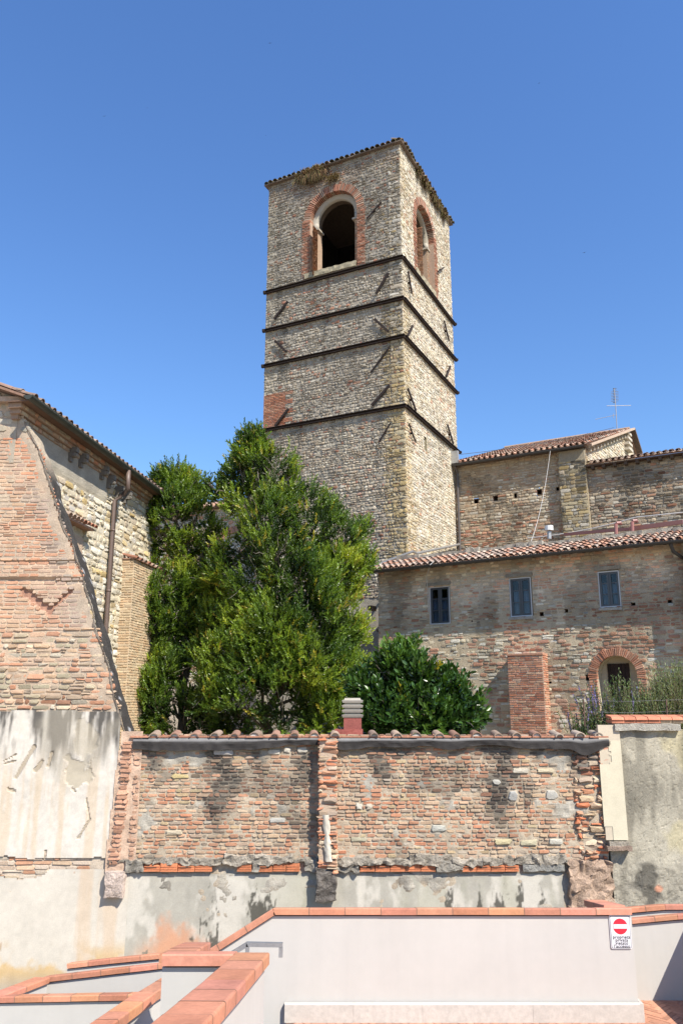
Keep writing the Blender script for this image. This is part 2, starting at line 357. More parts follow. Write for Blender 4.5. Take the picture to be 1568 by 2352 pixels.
def colTR(u, z, R):
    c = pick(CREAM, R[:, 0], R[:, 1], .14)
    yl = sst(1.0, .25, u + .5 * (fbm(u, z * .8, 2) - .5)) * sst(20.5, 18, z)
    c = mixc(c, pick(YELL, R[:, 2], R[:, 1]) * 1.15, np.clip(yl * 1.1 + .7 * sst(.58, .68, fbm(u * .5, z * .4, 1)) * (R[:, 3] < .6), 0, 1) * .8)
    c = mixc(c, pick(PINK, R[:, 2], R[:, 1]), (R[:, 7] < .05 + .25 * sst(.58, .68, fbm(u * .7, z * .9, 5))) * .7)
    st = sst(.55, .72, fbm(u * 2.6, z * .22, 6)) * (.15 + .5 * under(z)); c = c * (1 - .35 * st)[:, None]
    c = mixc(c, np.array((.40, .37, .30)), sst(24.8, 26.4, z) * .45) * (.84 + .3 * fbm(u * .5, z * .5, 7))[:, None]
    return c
def colR(u, z, R): return pick(RED, R[:, 0], R[:, 1], .2)
mb = MB()
slit = lambda U, Z: (U > 2.05) & (U < 2.38) & (Z > 13.2) & (Z < 13.82)
inL = lambda U, Z: (U >= -TWS) & (U <= 0) & ~aL(U, Z)
inR = lambda U, Z: (U >= 0) & (U <= TWS) & ~aR(U, Z) & ~slit(U, Z)
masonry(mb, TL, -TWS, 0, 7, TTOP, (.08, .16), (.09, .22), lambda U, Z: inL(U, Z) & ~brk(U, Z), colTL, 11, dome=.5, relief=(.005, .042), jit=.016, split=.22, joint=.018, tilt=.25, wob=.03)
masonry(mb, TL, -TWS, 0, 14.45, 15.95, (.062, .072), (.2, .28), brk, colR, 12, relief=(.02, .03), jit=.003)
masonry(mb, TL, -.55, .03, 7, 26.0, (.12, .23), (.2, .5), None, lambda u, z, R: mixc(pick(YELL, R[:, 0], R[:, 1]), pick(GREY, R[:, 2], R[:, 1]), sst(16, 21, z + 3 * R[:, 3])), 13, dome=.35, relief=(.015, .05), jit=.014, miss=.3, tilt=.2)
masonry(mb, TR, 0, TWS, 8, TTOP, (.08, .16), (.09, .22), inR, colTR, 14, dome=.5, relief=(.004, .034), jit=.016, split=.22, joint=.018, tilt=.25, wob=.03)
mcol = lambda base: mortar(base, -.004, .012, 4)
sheet(mb, TL, -TWS, 0, 1.9, TTOP, .10, mcol((.38, .34, .275)), inL)
sheet(mb, TR, 0, TWS, 1.9, TTOP, .10, mcol((.63, .565, .44)), inR)
TLb = Fr(TR.plan(TWS), AZL + 180); TRb = Fr(TL.plan(-TWS), AZL - 90)
mb.box(TLb, 0, TWS, -.5, 0, 1.9, TTOP, (.45, .4, .3)); mb.box(TRb, 0, TWS - .5, 0, .5, 1.9, TTOP, (.45, .4, .3))
mb.box(TL, -TWS + .05, -.05, -TWS + .05, -.9, 20.55, 20.75, (.03, .028, .025))     # bell-chamber floor, coloured near-black so the chamber looks unlit
mb.box(TLb, .5, TWS - .5, -.53, -.501, 20.7, TTOP, (.03, .026, .022)); mb.box(TRb, .5, TWS - .5, .501, .53, 20.7, TTOP, (.03, .026, .022))  # near-black linings: the belfry's inner darkness is painted into the colour
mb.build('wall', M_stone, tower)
def wedge_arch(mb, fr, c, r0, r1, w0, w1, n, col, seed, zsp=SPR, gap=.012, t0=0, t1=math.pi):
    rg = np.random.RandomState(seed)
    for i in range(n):
        a0 = t0 + (t1 - t0) * i / n; a1 = t0 + (t1 - t0) * (i + 1) / n; g = gap / r1; a0 += g; a1 -= g; ro = r1 + rg.uniform(-.04, .02); dw = rg.uniform(-.008, .012)
        V = []
        for w_ in (w0, w1 + dw):
            for r, a in ((r0, a0), (ro, a0), (ro, a1), (r0, a1)): V.append(fr.P(c + r * math.cos(a), w_, zsp + r * math.sin(a)))
        mb.add(np.array(V), [[[0, 3, 2, 1], [4, 5, 6, 7], [0, 1, 5, 4], [1, 2, 6, 5], [2, 3, 7, 6], [3, 0, 4, 7]][::1]], pick(col, rg.rand(1), rg.rand(1), .22)[0])
ARCB = [(.43, .21, .135), (.46, .26, .175), (.37, .17, .11), (.46, .33, .24), (.40, .19, .12), (.33, .22, .16)]
def tower_arch(fr, c, seed):
    mb = MB(); wedge_arch(mb, fr, c, RI, RO, -.30, .03, 46, ARCB, seed, SPR, .017)
    for s in (-1, 1):
        lo, hi = (c + RI, c + RO) if s > 0 else (c - RO, c - RI)
        masonry(mb, fr, lo - (.0 if s > 0 else .06), hi + (.06 if s > 0 else 0), 20.95, SPR, (.062, .074), (.22, .3), None, lambda u, z, R: pick(ARCB, R[:, 0], R[:, 1], .2), seed + s + 5, relief=(.015, .05), jit=.006, joint=.018)
        mb.box(fr, lo, hi, -.3, .0, 20.95, SPR, (.42, .30, .22))
    mb.build('arch_surround', M_brick, tower)
    mb = MB(); N = 20; r0, r1 = .90, RI - .002                        # recessed plastered inner order with its soffit
    A = np.linspace(0, math.pi, N + 1)
    def ringp(r, w_): return fr.P(c + r * np.cos(A), np.full(N + 1, w_), SPR + r * np.sin(A))
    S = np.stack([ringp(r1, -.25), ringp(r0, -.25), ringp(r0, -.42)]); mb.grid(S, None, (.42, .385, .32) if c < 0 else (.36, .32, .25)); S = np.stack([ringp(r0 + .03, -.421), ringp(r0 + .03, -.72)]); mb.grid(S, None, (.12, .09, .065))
    for s in (-1, 1):
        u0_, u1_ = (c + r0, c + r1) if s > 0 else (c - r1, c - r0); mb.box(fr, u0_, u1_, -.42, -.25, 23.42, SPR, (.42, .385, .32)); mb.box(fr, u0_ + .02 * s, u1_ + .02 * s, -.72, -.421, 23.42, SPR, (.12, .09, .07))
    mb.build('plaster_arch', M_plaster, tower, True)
    for s in (-1, 1):
        mb = MB()
        u0_, u1_ = (c + r0 + .01, c + r1) if s > 0 else (c - r1, c - r0 - .01)
        masonry(mb, fr.off(-.25), u0_, u1_, SILL - .2, 23.36, (.062, .074), (.12, .25), None, lambda u, z, R: pick(PINK, R[:, 0], R[:, 1]) * .8, seed + 20 + s, relief=(0, .015), jit=.003)
        fs = Fr(fr.plan(c + s * r0, -.72), fr.az - 90 if s < 0 else fr.az + 90)   # faces the opening
        if s < 0: fs = Fr(fr.plan(c - r0, -.26), fr.az + 90 + 180); 
        masonry(mb, Fr(fr.plan(c - r0, -.26), fr.az + 90) if s < 0 else Fr(fr.plan(c + r0, -.72), fr.az - 90), 0, .46, SILL - .2, 23.36, (.062, .074), (.2, .28), None, lambda u, z, R: pick(TAN, R[:, 0], R[:, 1]) * np.array((.62, .43, .35)), seed + 30 + s, relief=(.0, .012), jit=.003)
        mb.box(fr, u0_, u1_, -.72, -.262, SILL - .2, 23.36, (.42, .30, .21))
        mb.box(fr, u0_ - (.10 if s > 0 else .0), u1_ + (.0 if s > 0 else .10), -.70, -.19, 23.362, 23.44, (.45, .40, .32))
        mb.build('jamb', M_brick, tower)
    mb = MB(); rough_box(mb, fr, c - 1.36, c + 1.10, -.72, .07, 20.96, SILL, .09, .022, (.40, .35, .24), .35, seed); mb.build('window_sill', M_rough, tower)
tower_arch(TL, ARC, 40); tower_arch(TR, ARC2, 60)
mb = MB(); mb.box(TR, 2.06, 2.37, -.6, -.55, 13.2, 13.82, (.05, .045, .04))
for a, b in ((2.0, 2.05), (2.38, 2.43)): mb.box(TR, a, b, -.55, .01, 13.18, 13.85, (.5, .43, .28))
mb.build('slit_window', M_stone, tower)
IRON = (.035, .024, .020)
for zb_ in BANDS:                                                   # iron channel straps, one per visible face
    for fr, u0, u1 in ((TL, -TWS - .09, .10), (TR, -.0, TWS + .12)):
        mb = MB(); mb.box(fr, u0, u1, .03, .055, zb_ - .065, zb_ + .065, IRON)
        for dz in (-.065, .049): mb.box(fr, u0, u1, .056, .14, zb_ + dz, zb_ + dz + .018, IRON)
        for ue in ((u0 + .07,) if fr is TL else (u1 - .07,)): mb.box(fr, ue - .04, ue + .04, .02, .19, zb_ - .05, zb_ + .05, IRON)
        mb.build('iron_band', M_iron, tower)
TIES = [(TL, z1, (870, 535), (775, 645), .05), (TL, z1, (915, 1000), (835, 1135), .10), (TL, z1, (260, 1185), (170, 1300), .10),
        (TL, z2, (825, 125), (915, 205), .10), (TL, z2, (175, 265), (250, 340), .10), (TL, z2, (925, 305), (800, 475), .05), (TL, z2, (925, 555), (805, 690), .10),
        (TL, z2, (265, 710), (175, 825), .10), (TL, z2, (930, 805), (855, 925), .045), (TR, z1, (1045, 990), (1070, 1135), .10), (TR, z1, (1278, 965), (1240, 990), .05),
        (TR, z2, (1075, 170), (1042, 235), .10), (TR, z2, (1280, 135), (1312, 270), .11), (TR, z2, (1320, 435), (1295, 500), .10), (TR, z2, (1043, 578), (1097, 725), .11),
        (TR, z2, (1302, 815), (1340, 940), .11), (TR, z2, (1050, 810), (1095, 930), .05)]
for fr, cv, p, q, wd in TIES:
    a = fr.hit(*cv(*p), .10); b = fr.hit(*cv(*q), .10); mb = MB()
    A = fr.P(a[0], .10, a[1]); B = fr.P(b[0], .10, b[1]); nn = (fr.n[0], fr.n[1], 0)
    mb.bar(A, B, wd, .05, nn, IRON)
    mid = (A + B) / 2; mb.bar(mid + np.array(nn) * .0, mid - np.array(nn) * .16, .07, .07, (0, 0, 1), IRON)
    mb.build('tie_bar', M_iron, tower)

TILEC = [(.42, .19, .12), (.48, .27, .19), (.36, .17, .11), (.50, .36, .27), (.40, .30, .23), (.33, .25, .20), (.55, .42, .33), (.45, .22, .14)]
def barrel(mb, a, b, r0, r1, up, color, seg=6, thick=.014):           # one half-round tile from a (low end) to b (high end)
    a = np.asarray(a, float); b = np.asarray(b, float); d = b - a; d /= np.linalg.norm(d); up = np.asarray(up, float); up = up - d * (up @ d); up /= np.linalg.norm(up); sx = np.cross(d, up)
    T = np.linspace(0, math.pi, seg + 1); V = []
    for p, r in ((a, r0), (b, r1)):
        for rr in (r, r - thick):
            for t in T: V.append(p + sx * rr * math.cos(t) + up * rr * math.sin(t) * .8)
    m = seg + 1; Q = []
    for k in range(seg):
        Q.append([k, k + 1, 2 * m + k + 1, 2 * m + k]); Q.append([m + k, 3 * m + k, 3 * m + k + 1, m + k + 1]); Q.append([k, m + k, m + k + 1, k + 1])
    mb.add(V, [Q], color)
def tile_roof(mb, E0, E1, up, L, pal=TILEC, sp=.23, tl=.42, ov=.34, seed=1, vis_rows=None):
    """eaves E0->E1, up = unit vector up the slope, L its length"""
    rg = np.random.RandomState(seed); E0 = np.asarray(E0, float); E1 = np.asarray(E1, float); up = np.asarray(up, float); e = E1 - E0; W_ = np.linalg.norm(e); e /= W_
    nrm = np.cross(e, up); nrm = nrm if nrm[2] > 0 else -nrm
    nc = max(1, int(W_ / sp)); nr = max(1, int(L / ov)); nr = nr if vis_rows is None else min(nr, vis_rows)
    V = [E0 - nrm * .02, E1 - nrm * .02, E1 + up * L - nrm * .02, E0 + up * L - nrm * .02, E0 - nrm * .07, E1 - nrm * .07, E1 + up * L - nrm * .07, E0 + up * L - nrm * .07]
    mb.add(V, [[[0, 1, 2, 3], [7, 6, 5, 4], [0, 4, 5, 1], [1, 5, 6, 2], [2, 6, 7, 3], [3, 7, 4, 0]]], (.28, .17, .12))
    for c in range(nc):
        for r in range(nr):
            jx = rg.uniform(-.012, .012); base = E0 + e * ((c + .5) * sp * W_ / (nc * sp) + jx) + up * (r * ov - .06 + rg.uniform(-.012, .012)); tilt = rg.uniform(.02, .035)
            cc = pick(pal, rg.rand(1), rg.rand(1), .25)[0]
            barrel(mb, base + nrm * (tilt + .008), base + up * tl + nrm * .0, .082, .068, nrm, cc)
            base2 = base + e * sp * .5                               # channel tile between
            cc = pick(pal, rg.rand(1), rg.rand(1), .25)[0] * .9
            a = base2 - up * .03 + nrm * .035; b = a + up * tl; T = np.linspace(0, math.pi, 5)
            VV = [p + e * .085 * math.cos(t) - nrm * .05 * math.sin(t) for p in (a, b) for t in T]
            mb.add(VV, [[[k, k + 1, 5 + k + 1, 5 + k] for k in range(4)]], cc)
# tower roof: low hipped roof of mossy tiles, seen only along its eaves
mb = MB(); MOSS = [(.20, .17, .10), (.26, .19, .12), (.17, .15, .09), (.30, .22, .15), (.15, .14, .08)]
oh = .16; cen = TL.plan(-TWS / 2, -TWS / 2); apex = np.array([*cen, 27.9])
cs = [TL.plan(-TWS - oh, oh), TL.plan(oh, oh), TR.plan(TWS + oh, oh), np.array(TL.plan(-TWS - oh, -TWS - oh))]
mb.add([(*p, TTOP + .03) for p in cs] + [apex] + [(*p, TTOP - .03) for p in cs], [[[0, 1, 4], [1, 2, 4], [2, 3, 4], [3, 0, 4]], [[5, 6, 1, 0], [6, 7, 2, 1], [7, 8, 3, 2], [8, 5, 0, 3], [8, 7, 6, 5]]], (.17, .13, .10))
rg = np.random.RandomState(5)
for A, B, nv in ((cs[0], cs[1], TL.n), (cs[1], cs[2], TR.n)):
    n = 28; ax = np.array([-nv[0], -nv[1], .42]); ax /= np.linalg.norm(ax)
    for i in range(n):
        p = A + (B - A) * ((i + .5) / n); a = np.array([*p, TTOP + .05]) - ax * rg.uniform(0.0, .10); barrel(mb, a, a + ax * .55, .105, .09, (0, 0, 1), pick(MOSS, rg.rand(1), rg.rand(1), .3)[0])
mb.build('roof', M_tile, tower)
def weeds(name, label, fr, u0, u1, zt_, n, hang, cols, seed, out=.18, clump=5):
    rg = np.random.RandomState(seed); mb = MB(); cl = rg.uniform(u0, u1, clump)
    for i in range(n):
        u = cl[rg.randint(clump)] + rg.randn() * (u1 - u0) / clump * .45; u = min(max(u, u0), u1); h = hang * rg.uniform(.3, 1.0) * (1 if rg.rand() < .75 else -.5)
        w0_ = rg.uniform(.02, .14); du = rg.randn() * .08; wd = rg.uniform(.012, .03); ww = w0_ + rg.uniform(.0, out); z0_ = zt_ + rg.uniform(-.1, .1)
        P = fr.P(np.array([u - wd, u + wd, u + du + wd * .8, u + du - wd * .8, u + du * 1.6]), np.array([w0_, w0_, ww, ww, ww * .9]), np.array([z0_, z0_, z0_ - h * .55, z0_ - h * .55, z0_ - h]))
        mb.add(P, [[[0, 1, 2, 3]], [[3, 2, 4]]], pick(cols, rg.rand(1), rg.rand(1), .3)[0])
    o = mb.build(name, M_dry); return tag(o, label, 'weeds')
BRN = [(.20, .12, .06), (.15, .09, .05), (.26, .17, .08), (.12, .10, .04), (.22, .18, .07)]
weeds('dry_weeds', 'dry brown weeds hanging from the tower eaves above the left arch', TL, -5.0, -3.3, 26.08, 950, .62, BRN, 3, .2, 4)
weeds('dry_weeds', 'mossy brown weeds along the eaves of the sunlit tower face', TR, 1.9, 5.5, 26.1, 800, .42, BRN + [(.16, .16, .05)], 4, .2, 9)
weeds('dry_weeds', 'small yellowish tuft growing on top of the tower arch', TL, -3.3, -2.85, 25.5, 160, .22, [(.30, .22, .09), (.24, .17, .08)], 5, .2, 2)
# short white thing left on the sill
# ================================================================= NAVE (upper building right of the tower)
FU = Fr(TR.plan(5.9), 118.6)
ur, zr = FU.hit(*z3(985, 275)); ze = 13.5
nave = thing('church_nave', 'upper stone church wing with tiled gable roof right of the tower', 'building', (*FU.plan(3), 1.9))
holes = [FU.hit(*z3(*p)) for p in ((332, 608), (448, 588), (567, 568), (710, 547), (820, 532))]
def holem(U, Z):
    m = np.zeros(np.shape(U), bool)
    for a, b in holes: m |= (np.abs(U - a) < .11) & (np.abs(Z - b) < .13)
    return m
upb, _ = FU.hit(*z3(830, 500)); 
def colU(u, z, R):
    c = pick(TAN, R[:, 0], R[:, 1]); c = mixc(c, pick(CREAM, R[:, 2], R[:, 1]) * .85, (R[:, 3] < .35) * .8)
    c = mixc(c, pick(RED, R[:, 2], R[:, 1]), (R[:, 7] < .06 + .5 * sst(11.4, 10.4, z) * sst(.45, .6, fbm(u * .8, z * 2, 1))) * .8)
    c = mixc(c, np.array((.42, .33, .22)), sst(12.3, 12.9, z + .5 * fbm(u, z, 4) - .25) * .4)
    return c * (1 - .45 * sst(.55, .7, fbm(u * 1.2, z * .8, 6)))[:, None]
mb = MB(); inU = lambda U, Z: ~holem(U, Z)
masonry(mb, FU, -.1, ur, 9.3, ze, (.075, .15), (.13, .34), inU, colU, 21, dome=.45, relief=(.005, .045), jit=.012, split=.15, wob=.025)
sheet(mb, FU, -.1, ur, 1.9, ze, .12, mortar((.42, .34, .24), 0, .012), inU)
mb.build('wall', M_stone, nave)
for a, b in holes:
    mb = MB(); f_ = FU
    for q in ((a - .12, a - .10, b - .14, b + .14), (a + .10, a + .12, b - .14, b + .14), (a - .1, a + .1, b - .14, b - .12), (a - .1, a + .1, b + .12, b + .14)): mb.box(f_, q[0], q[1], -.35, -.0, q[2], q[3], (.16, .11, .08))
    mb.box(f_, a - .1, a + .1, -.36, -.34, b - .12, b + .12, (.04, .03, .025)); mb.build('putlog_hole', M_stone, nave)
# buttress at the corner
pl, _ = FU.hit(*z3(838, 600), .25); pr, _ = FU.hit(*z3(1000, 600), .25)
def colP(u, z, R):
    c = mixc(pick(YELL, R[:, 0], R[:, 1]), pick(GREY, R[:, 2], R[:, 1]), R[:, 3] < .45); return c * (1 - .65 * sst(.42, .60, fbm(u * 2, z * .9, 6)))[:, None]
mb = MB(); fp = FU.off(.25)
masonry(mb, fp, pl, pr, 9.3, ze - .55, (.09, .2), (.15, .42), None, colP, 22, dome=.3, relief=(.004, .03), jit=.014)
mb.box(FU, pl, pr, -.2, .245, 1.9, ze - .5, (.36, .30, .2)); mb.box(FU, pl + .02, pr - .02, .0, .2, ze - .5, ze - .06, (.33, .28, .2))
mb.build('buttress', M_stone, nave)
# gable end and roof
FG = Fr(FU.plan(ur), 34.0)
gE = FG.hit(*zo(320, 885)); gR = FG.hit(*zo(885, 680)); gB = FG.hit(*zo(985, 1000))
ins = np.array([-FU.n[0], -FU.n[1]])
ridge_z = gR[1]; e3 = np.array([FU.t[0], FU.t[1], 0])
Ee = np.array([*FU.plan(ur + .12, .35), ze + .10]); Es = np.array([*FU.plan(-.05, .35), ze + .10])
Rr = np.array([*FG.plan(gR[0]), ridge_z + .0]); 
run = (Rr - Ee); slen = np.linalg.norm(run); upv = run / slen
mb = MB(); tile_roof(mb, Es, Ee, upv, slen, [(.46, .24, .16), (.52, .32, .23), (.40, .20, .13), (.56, .42, .32), (.48, .38, .30), (.36, .26, .2)], seed=8, sp=.24)
bk = np.array([*FG.plan(gB[0]), gB[1]]); sh = Rr - bk
V = [Rr, Rr - e3 * 6.6, bk - e3 * 6.6, bk]; mb.add(np.array(V + [v - np.array((0, 0, .12)) for v in V]), [[[0, 1, 2, 3], [7, 6, 5, 4], [0, 3, 7, 4], [1, 0, 4, 5], [2, 1, 5, 6], [3, 2, 6, 7]]], (.3, .19, .14))
mb.tube([Rr - e3 * 6.5 + np.array((0, 0, .03)), Rr + np.array((0, 0, .03))], .10, 8, (.42, .3, .22))
mb.build('roof', M_tile, nave)
def inG(U, Z):
    zt_ = np.where(U < gR[0], gE[1] - .12 + (gR[1] - gE[1]) * U / gR[0], gR[1] - .12 - (gR[1] - gB[1]) * (U - gR[0]) / max(.1, gB[0] - gR[0])); return Z < zt_
mb = MB(); 
masonry(mb, FG.off(-.1), 0, gR[0] * .93, 11.5, gR[1], (.10, .2), (.16, .4), inG, colTR, 23, dome=.4, relief=(.01, .05), jit=.012)
sheet(mb, FG.off(-.1), 0, gB[0] * .98, 1.9, gR[1], .12, mortar((.56, .48, .35), 0, .012), inG); mb.build('gable_wall', M_stone, nave)
mb = MB(); nd = 13                                                  # dentils below the verge
mb.box(FG, .02, gR[0] * .9, -.09, -.07, gE[1] - .3, gE[1] - .25, (.5, .45, .36)); mb.build('cornice', M_stone, nave)
for i in range(nd):
    mb = MB()
    t = (i + .8) / nd; u = gR[0] * t * .9; zz = gE[1] + (gR[1] - gE[1]) * t * .9 - .26; mb.box(FG, u - .045, u + .045, -.09, .10, zz - .08, zz + .07, (.55, .50, .40)); mb.build('dentil', M_stone, nave)
for k in range(4):
    mb = MB(); mb.box(FG, gR[0] * .86, gR[0] * .95, -.08, .16, gR[1] - .55 - .28 * k, gR[1] - .42 - .28 * k, (.58, .52, .42)); mb.build('quoin', M_stone, nave)
mb = MB(); bv = np.array([*FG.plan(.0, .12), gE[1] - .02]); rv = np.array([*FG.plan(gR[0], .12), gR[1] - .02]); kv = np.array([*FG.plan(gB[0], .12), gB[1]])
mb.bar(bv, rv, .28, .10, (0, 0, 1), (.50, .38, .28)); mb.bar(rv, kv, .28, .12, (0, 0, 1), (.14, .10, .08)); mb.build('verge_board', M_tile, nave)
def gutter(parent, A, B, r=.075, color=(.045, .042, .04), name='gutter'):
    A = np.asarray(A, float); B = np.asarray(B, float); d = (B - A) / np.linalg.norm(B - A); sx = np.cross(d, (0, 0, 1.0)); T = np.linspace(math.pi, 2 * math.pi, 9); mb = MB()
    for rr, fl in ((r, False), (r - .006, True)):
        P = np.stack([np.stack([p + sx * rr * math.cos(t) + np.array((0, 0, 1.0)) * rr * math.sin(t) for t in T]) for p in (A, B)]); mb.grid(P, None, color, fl)
    n = int(np.linalg.norm(B - A) / .8)
    for i in range(n + 1):
        p = A + (B - A) * i / max(1, n); V = [p + sx * (r + .006) * math.cos(t) + np.array((0, 0, 1.0)) * (r + .006) * math.sin(t) + d * q for q in (-.015, .015) for t in T]
        mb.add(V, [[[k, k + 1, 9 + k + 1, 9 + k] for k in range(8)]], color)
    for p in (A, B): mb.add([p + sx * r * math.cos(t) + np.array((0, 0, 1.0)) * r * math.sin(t) for t in T], [[list(range(9))]], color)
    return mb.build(name, M_dark, parent)
mb = MB(); mb.box(FU, -.2, ur + .02, -.3, .40, ze + .0, ze + .06, (.16, .11, .08)); mb.build('soffit', M_wood, nave)
gutter(nave, (*FU.plan(-.35, .42), ze - .0), (*FU.plan(ur - .02, .42), ze - .0), .085)
mb = MB(); mb.tube([FU.P(.16, .40, ze - .05), FU.P(.17, .12, ze - .35), FU.P(.17, .12, 9.3)], .055, 8, (.10, .085, .08)); mb.build('downpipe', M_dark, nave)
mb = MB(); mb.box(FU, -.15, .35, .30, .46, ze + .05, ze + .62, (.55, .55, .53)); mb.build('flashing', M_galv, nave)

# ---- annex flush with the nave
annex = thing('stone_annex', 'lower stone annex with dark eaves at the right, beside the bright gable', 'building', (*FU.plan(ur + 3), 1.9))
za1 = FU.hit(*z3(1000, 405))[1]; zA = FU.hit(*z3(1568, 335))[1]; zA = .5 * (za1 + zA)
def colA(u, z, R):
    c = pick(TAN, R[:, 0], R[:, 1]); c = mixc(c, pick(RED, R[:, 2], R[:, 1]) * .8, (R[:, 7] < .22 * sst(.4, .6, fbm(u * .6, z * 1.5, 3)) + .04) * .75)
    c = mixc(c, pick(GREY, R[:, 2], R[:, 1]), (R[:, 3] < .4)); return c * (1 - .55 * sst(.5, .68, fbm(u * 1.1 + 3, z * 1.0, 6)))[:, None]
mb = MB(); masonry(mb, FU, pr + .02, ur + 7, 9.3, zA, (.085, .17), (.16, .40), None, colA, 24, dome=.45, relief=(.005, .05), jit=.012, split=.15, wob=.03)
sheet(mb, FU, ur, ur + 7, 1.9, zA, .15, mortar((.36, .30, .22), 0, .012)); mb.build('wall', M_stone, annex)
mb = MB(); upA = np.array([ins[0] * .95, ins[1] * .95, .31]); A0 = np.array([*FU.plan(ur + .02, .33), zA + .12]); A1 = np.array([*FU.plan(ur + 7, .33), zA + .12])
tile_roof(mb, A0, A1, upA, 3.0, [(.40, .28, .2), (.48, .36, .27), (.34, .22, .16), (.55, .44, .34)], seed=9, sp=.24, vis_rows=3)
mb.box(FU, ur + .02, ur + 7, -.2, .3, zA + .0, zA + .05, (.12, .08, .06))
for i in range(16): mb.box(FU, ur + .2 + i * .43, ur + .32 + i * .43, .0, .28, zA - .12, zA - .002, (.10, .07, .05))
mb.build('roof', M_tile, annex)

# ================================================================= LONG HOUSE with three windows
E0 = np.array([.90, 25.4]); OH = .50
FLe = Fr(E0, 122.0); FL = FLe.off(-OH)                              # FLe: eaves line, FL: the wall
house = thing('stone_house', 'long low stone and brick house with three grey windows and arched door', 'building', (*FL.plan(5), 1.9))
zeL = 7.42; UL0, UL1 = .05, 12.5
wins = []
for a, b, c_, d_ in (((333, 228), (430, 225), (338, 412), (437, 405)), ((720, 188), (825, 178), (730, 375), (835, 368)), ((1148, 155), (1252, 148), (1165, 330), (1268, 322))):
    p = [FL.hit(*z4(*q)) for q in (a, b, c_, d_)]; wins.append((.5 * (p[0][0] + p[2][0]), .5 * (p[1][0] + p[3][0]), .5 * (p[2][1] + p[3][1]), .5 * (p[0][1] + p[1][1])))
dl, dtop = FL.hit(*z4(1145, 640)); drr, _ = FL.hit(*z4(1340, 640)); at_, ztop = FL.hit(*z4(1245, 520)); _, zin = FL.hit(*z4(1245, 562))
dc = .5 * (dl + drr) + .02; dr = .5 * (drr - dl); dsp = zin - dr; DRO = ztop - dsp
LH = [FL.hit(*z4(*p)) for p in ((45, 330), (880, 360), (1000, 345), (1325, 315), (1500, 298), (85, 440), (545, 393), (920, 692), (1108, 670), (273, 276))]
LHS = [.06, .06, .05, .055, .055, .03, .03, .035, .08, .025]
def inH(U, Z):
    m = np.ones(np.shape(U), bool)
    for a, b, c_, d_ in wins: m &= ~((U > a - .02) & (U < b + .02) & (Z > c_ - .02) & (Z < d_ + .02))
    m &= ~((np.abs(U - dc) < dr + .02) & ((Z < dsp) | ((U - dc) ** 2 + (Z - dsp) ** 2 < (dr + .02) ** 2)))
    for (a, b), s in zip(LH, LHS): m &= ~((np.abs(U - a) < s) & (np.abs(Z - b) < s))
    return m
inHs = lambda U, Z: inH(U, Z) & ~((np.abs(U - dc) < DRO) & ((Z < dsp) | ((U - dc) ** 2 + (Z - dsp) ** 2 < DRO ** 2)))
rA = FL.hit(*z4(690, 400)); rB = FL.hit(*z4(885, 540))
def colH(u, z, R):
    n = fbm(u * .35, z * .7, 2); n2 = fbm(u * .8, z * 2.4, 5)
    c = pick(TAN, R[:, 0], R[:, 1]) * 1.05; c = mixc(c, pick(CREAM, R[:, 2], R[:, 1]) * .95, (R[:, 3] < .75 * sst(5.9, 5.2, z) + .12)) * (1 + .12 * sst(5.9, 5.2, z))[:, None]  # lower stones coloured paler to brighten the sunlit part
    redp = np.clip(.30 + .75 * sst(.52, .62, n2) * sst(.42, .55, n + .04 * (u - 5)) + .25 * sst(3, 10, u), 0, .85) * (.55 + .45 * sst(7.6, 6.0, z + n))
    c = mixc(c, pick(RED, R[:, 2], R[:, 1]) * 1.05, (R[:, 7] < redp) * .8)
    redp = redp
    inp = (u > rA[0]) & (u < rB[0] + .1) & (z < rA[1]) & (z > rB[1]); c = mixc(c, pick(RED, R[:, 2], R[:, 1]), inp * .8)
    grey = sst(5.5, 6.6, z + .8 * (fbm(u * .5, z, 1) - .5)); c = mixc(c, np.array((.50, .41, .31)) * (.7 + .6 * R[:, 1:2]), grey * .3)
    c = c * (1 + .52 * grey)[:, None]  # upper stones painted lighter to lift the shade under the eaves
    return c * (1 - .32 * sst(.50, .66, fbm(u * 1.3, z * .5, 6)))[:, None]
mb = MB()
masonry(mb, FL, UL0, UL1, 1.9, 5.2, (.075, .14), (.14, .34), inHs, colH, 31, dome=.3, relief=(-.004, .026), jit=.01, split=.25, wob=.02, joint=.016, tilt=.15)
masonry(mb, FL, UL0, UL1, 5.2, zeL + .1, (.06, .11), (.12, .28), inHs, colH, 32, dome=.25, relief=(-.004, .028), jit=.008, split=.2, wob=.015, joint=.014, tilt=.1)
def mH(U, Z):
    n = fbm(U * 3, Z * 3, 2); g = sst(5.5, 6.6, Z + .8 * (fbm(U * .5, Z, 1) - .5)); c = mixc(np.broadcast_to((.56, .46, .32), U.shape + (3,)), np.broadcast_to((.66, .56, .43), U.shape + (3,)), g); c = c * (1 - .30 * sst(.50, .66, fbm(U * 1.3, Z * .5, 6)))[..., None]  # upper mortar also coloured lighter against the eaves shade
    return .013 * (2 * n - 1) + .004 - .006 * g, c * (.8 + .4 * fbm(U * 2, Z * 2, 5))[..., None]
sheet(mb, FL, UL0, UL1, 1.7, zeL + .1, .06, mH, inH)
FLend = Fr(FL.plan(UL0, -6.0), 122.0 - 90 + 180)                      # left end wall
mb.box(FL, UL0, UL0 + .3, -6.0, -.02, 1.7, zeL + .1, (.42, .34, .25)); mb.box(FL, UL0 + .3, UL1, -6, -5.7, 1.7, zeL + .3, (.42, .34, .25))
mb.build('wall', M_stone, house)
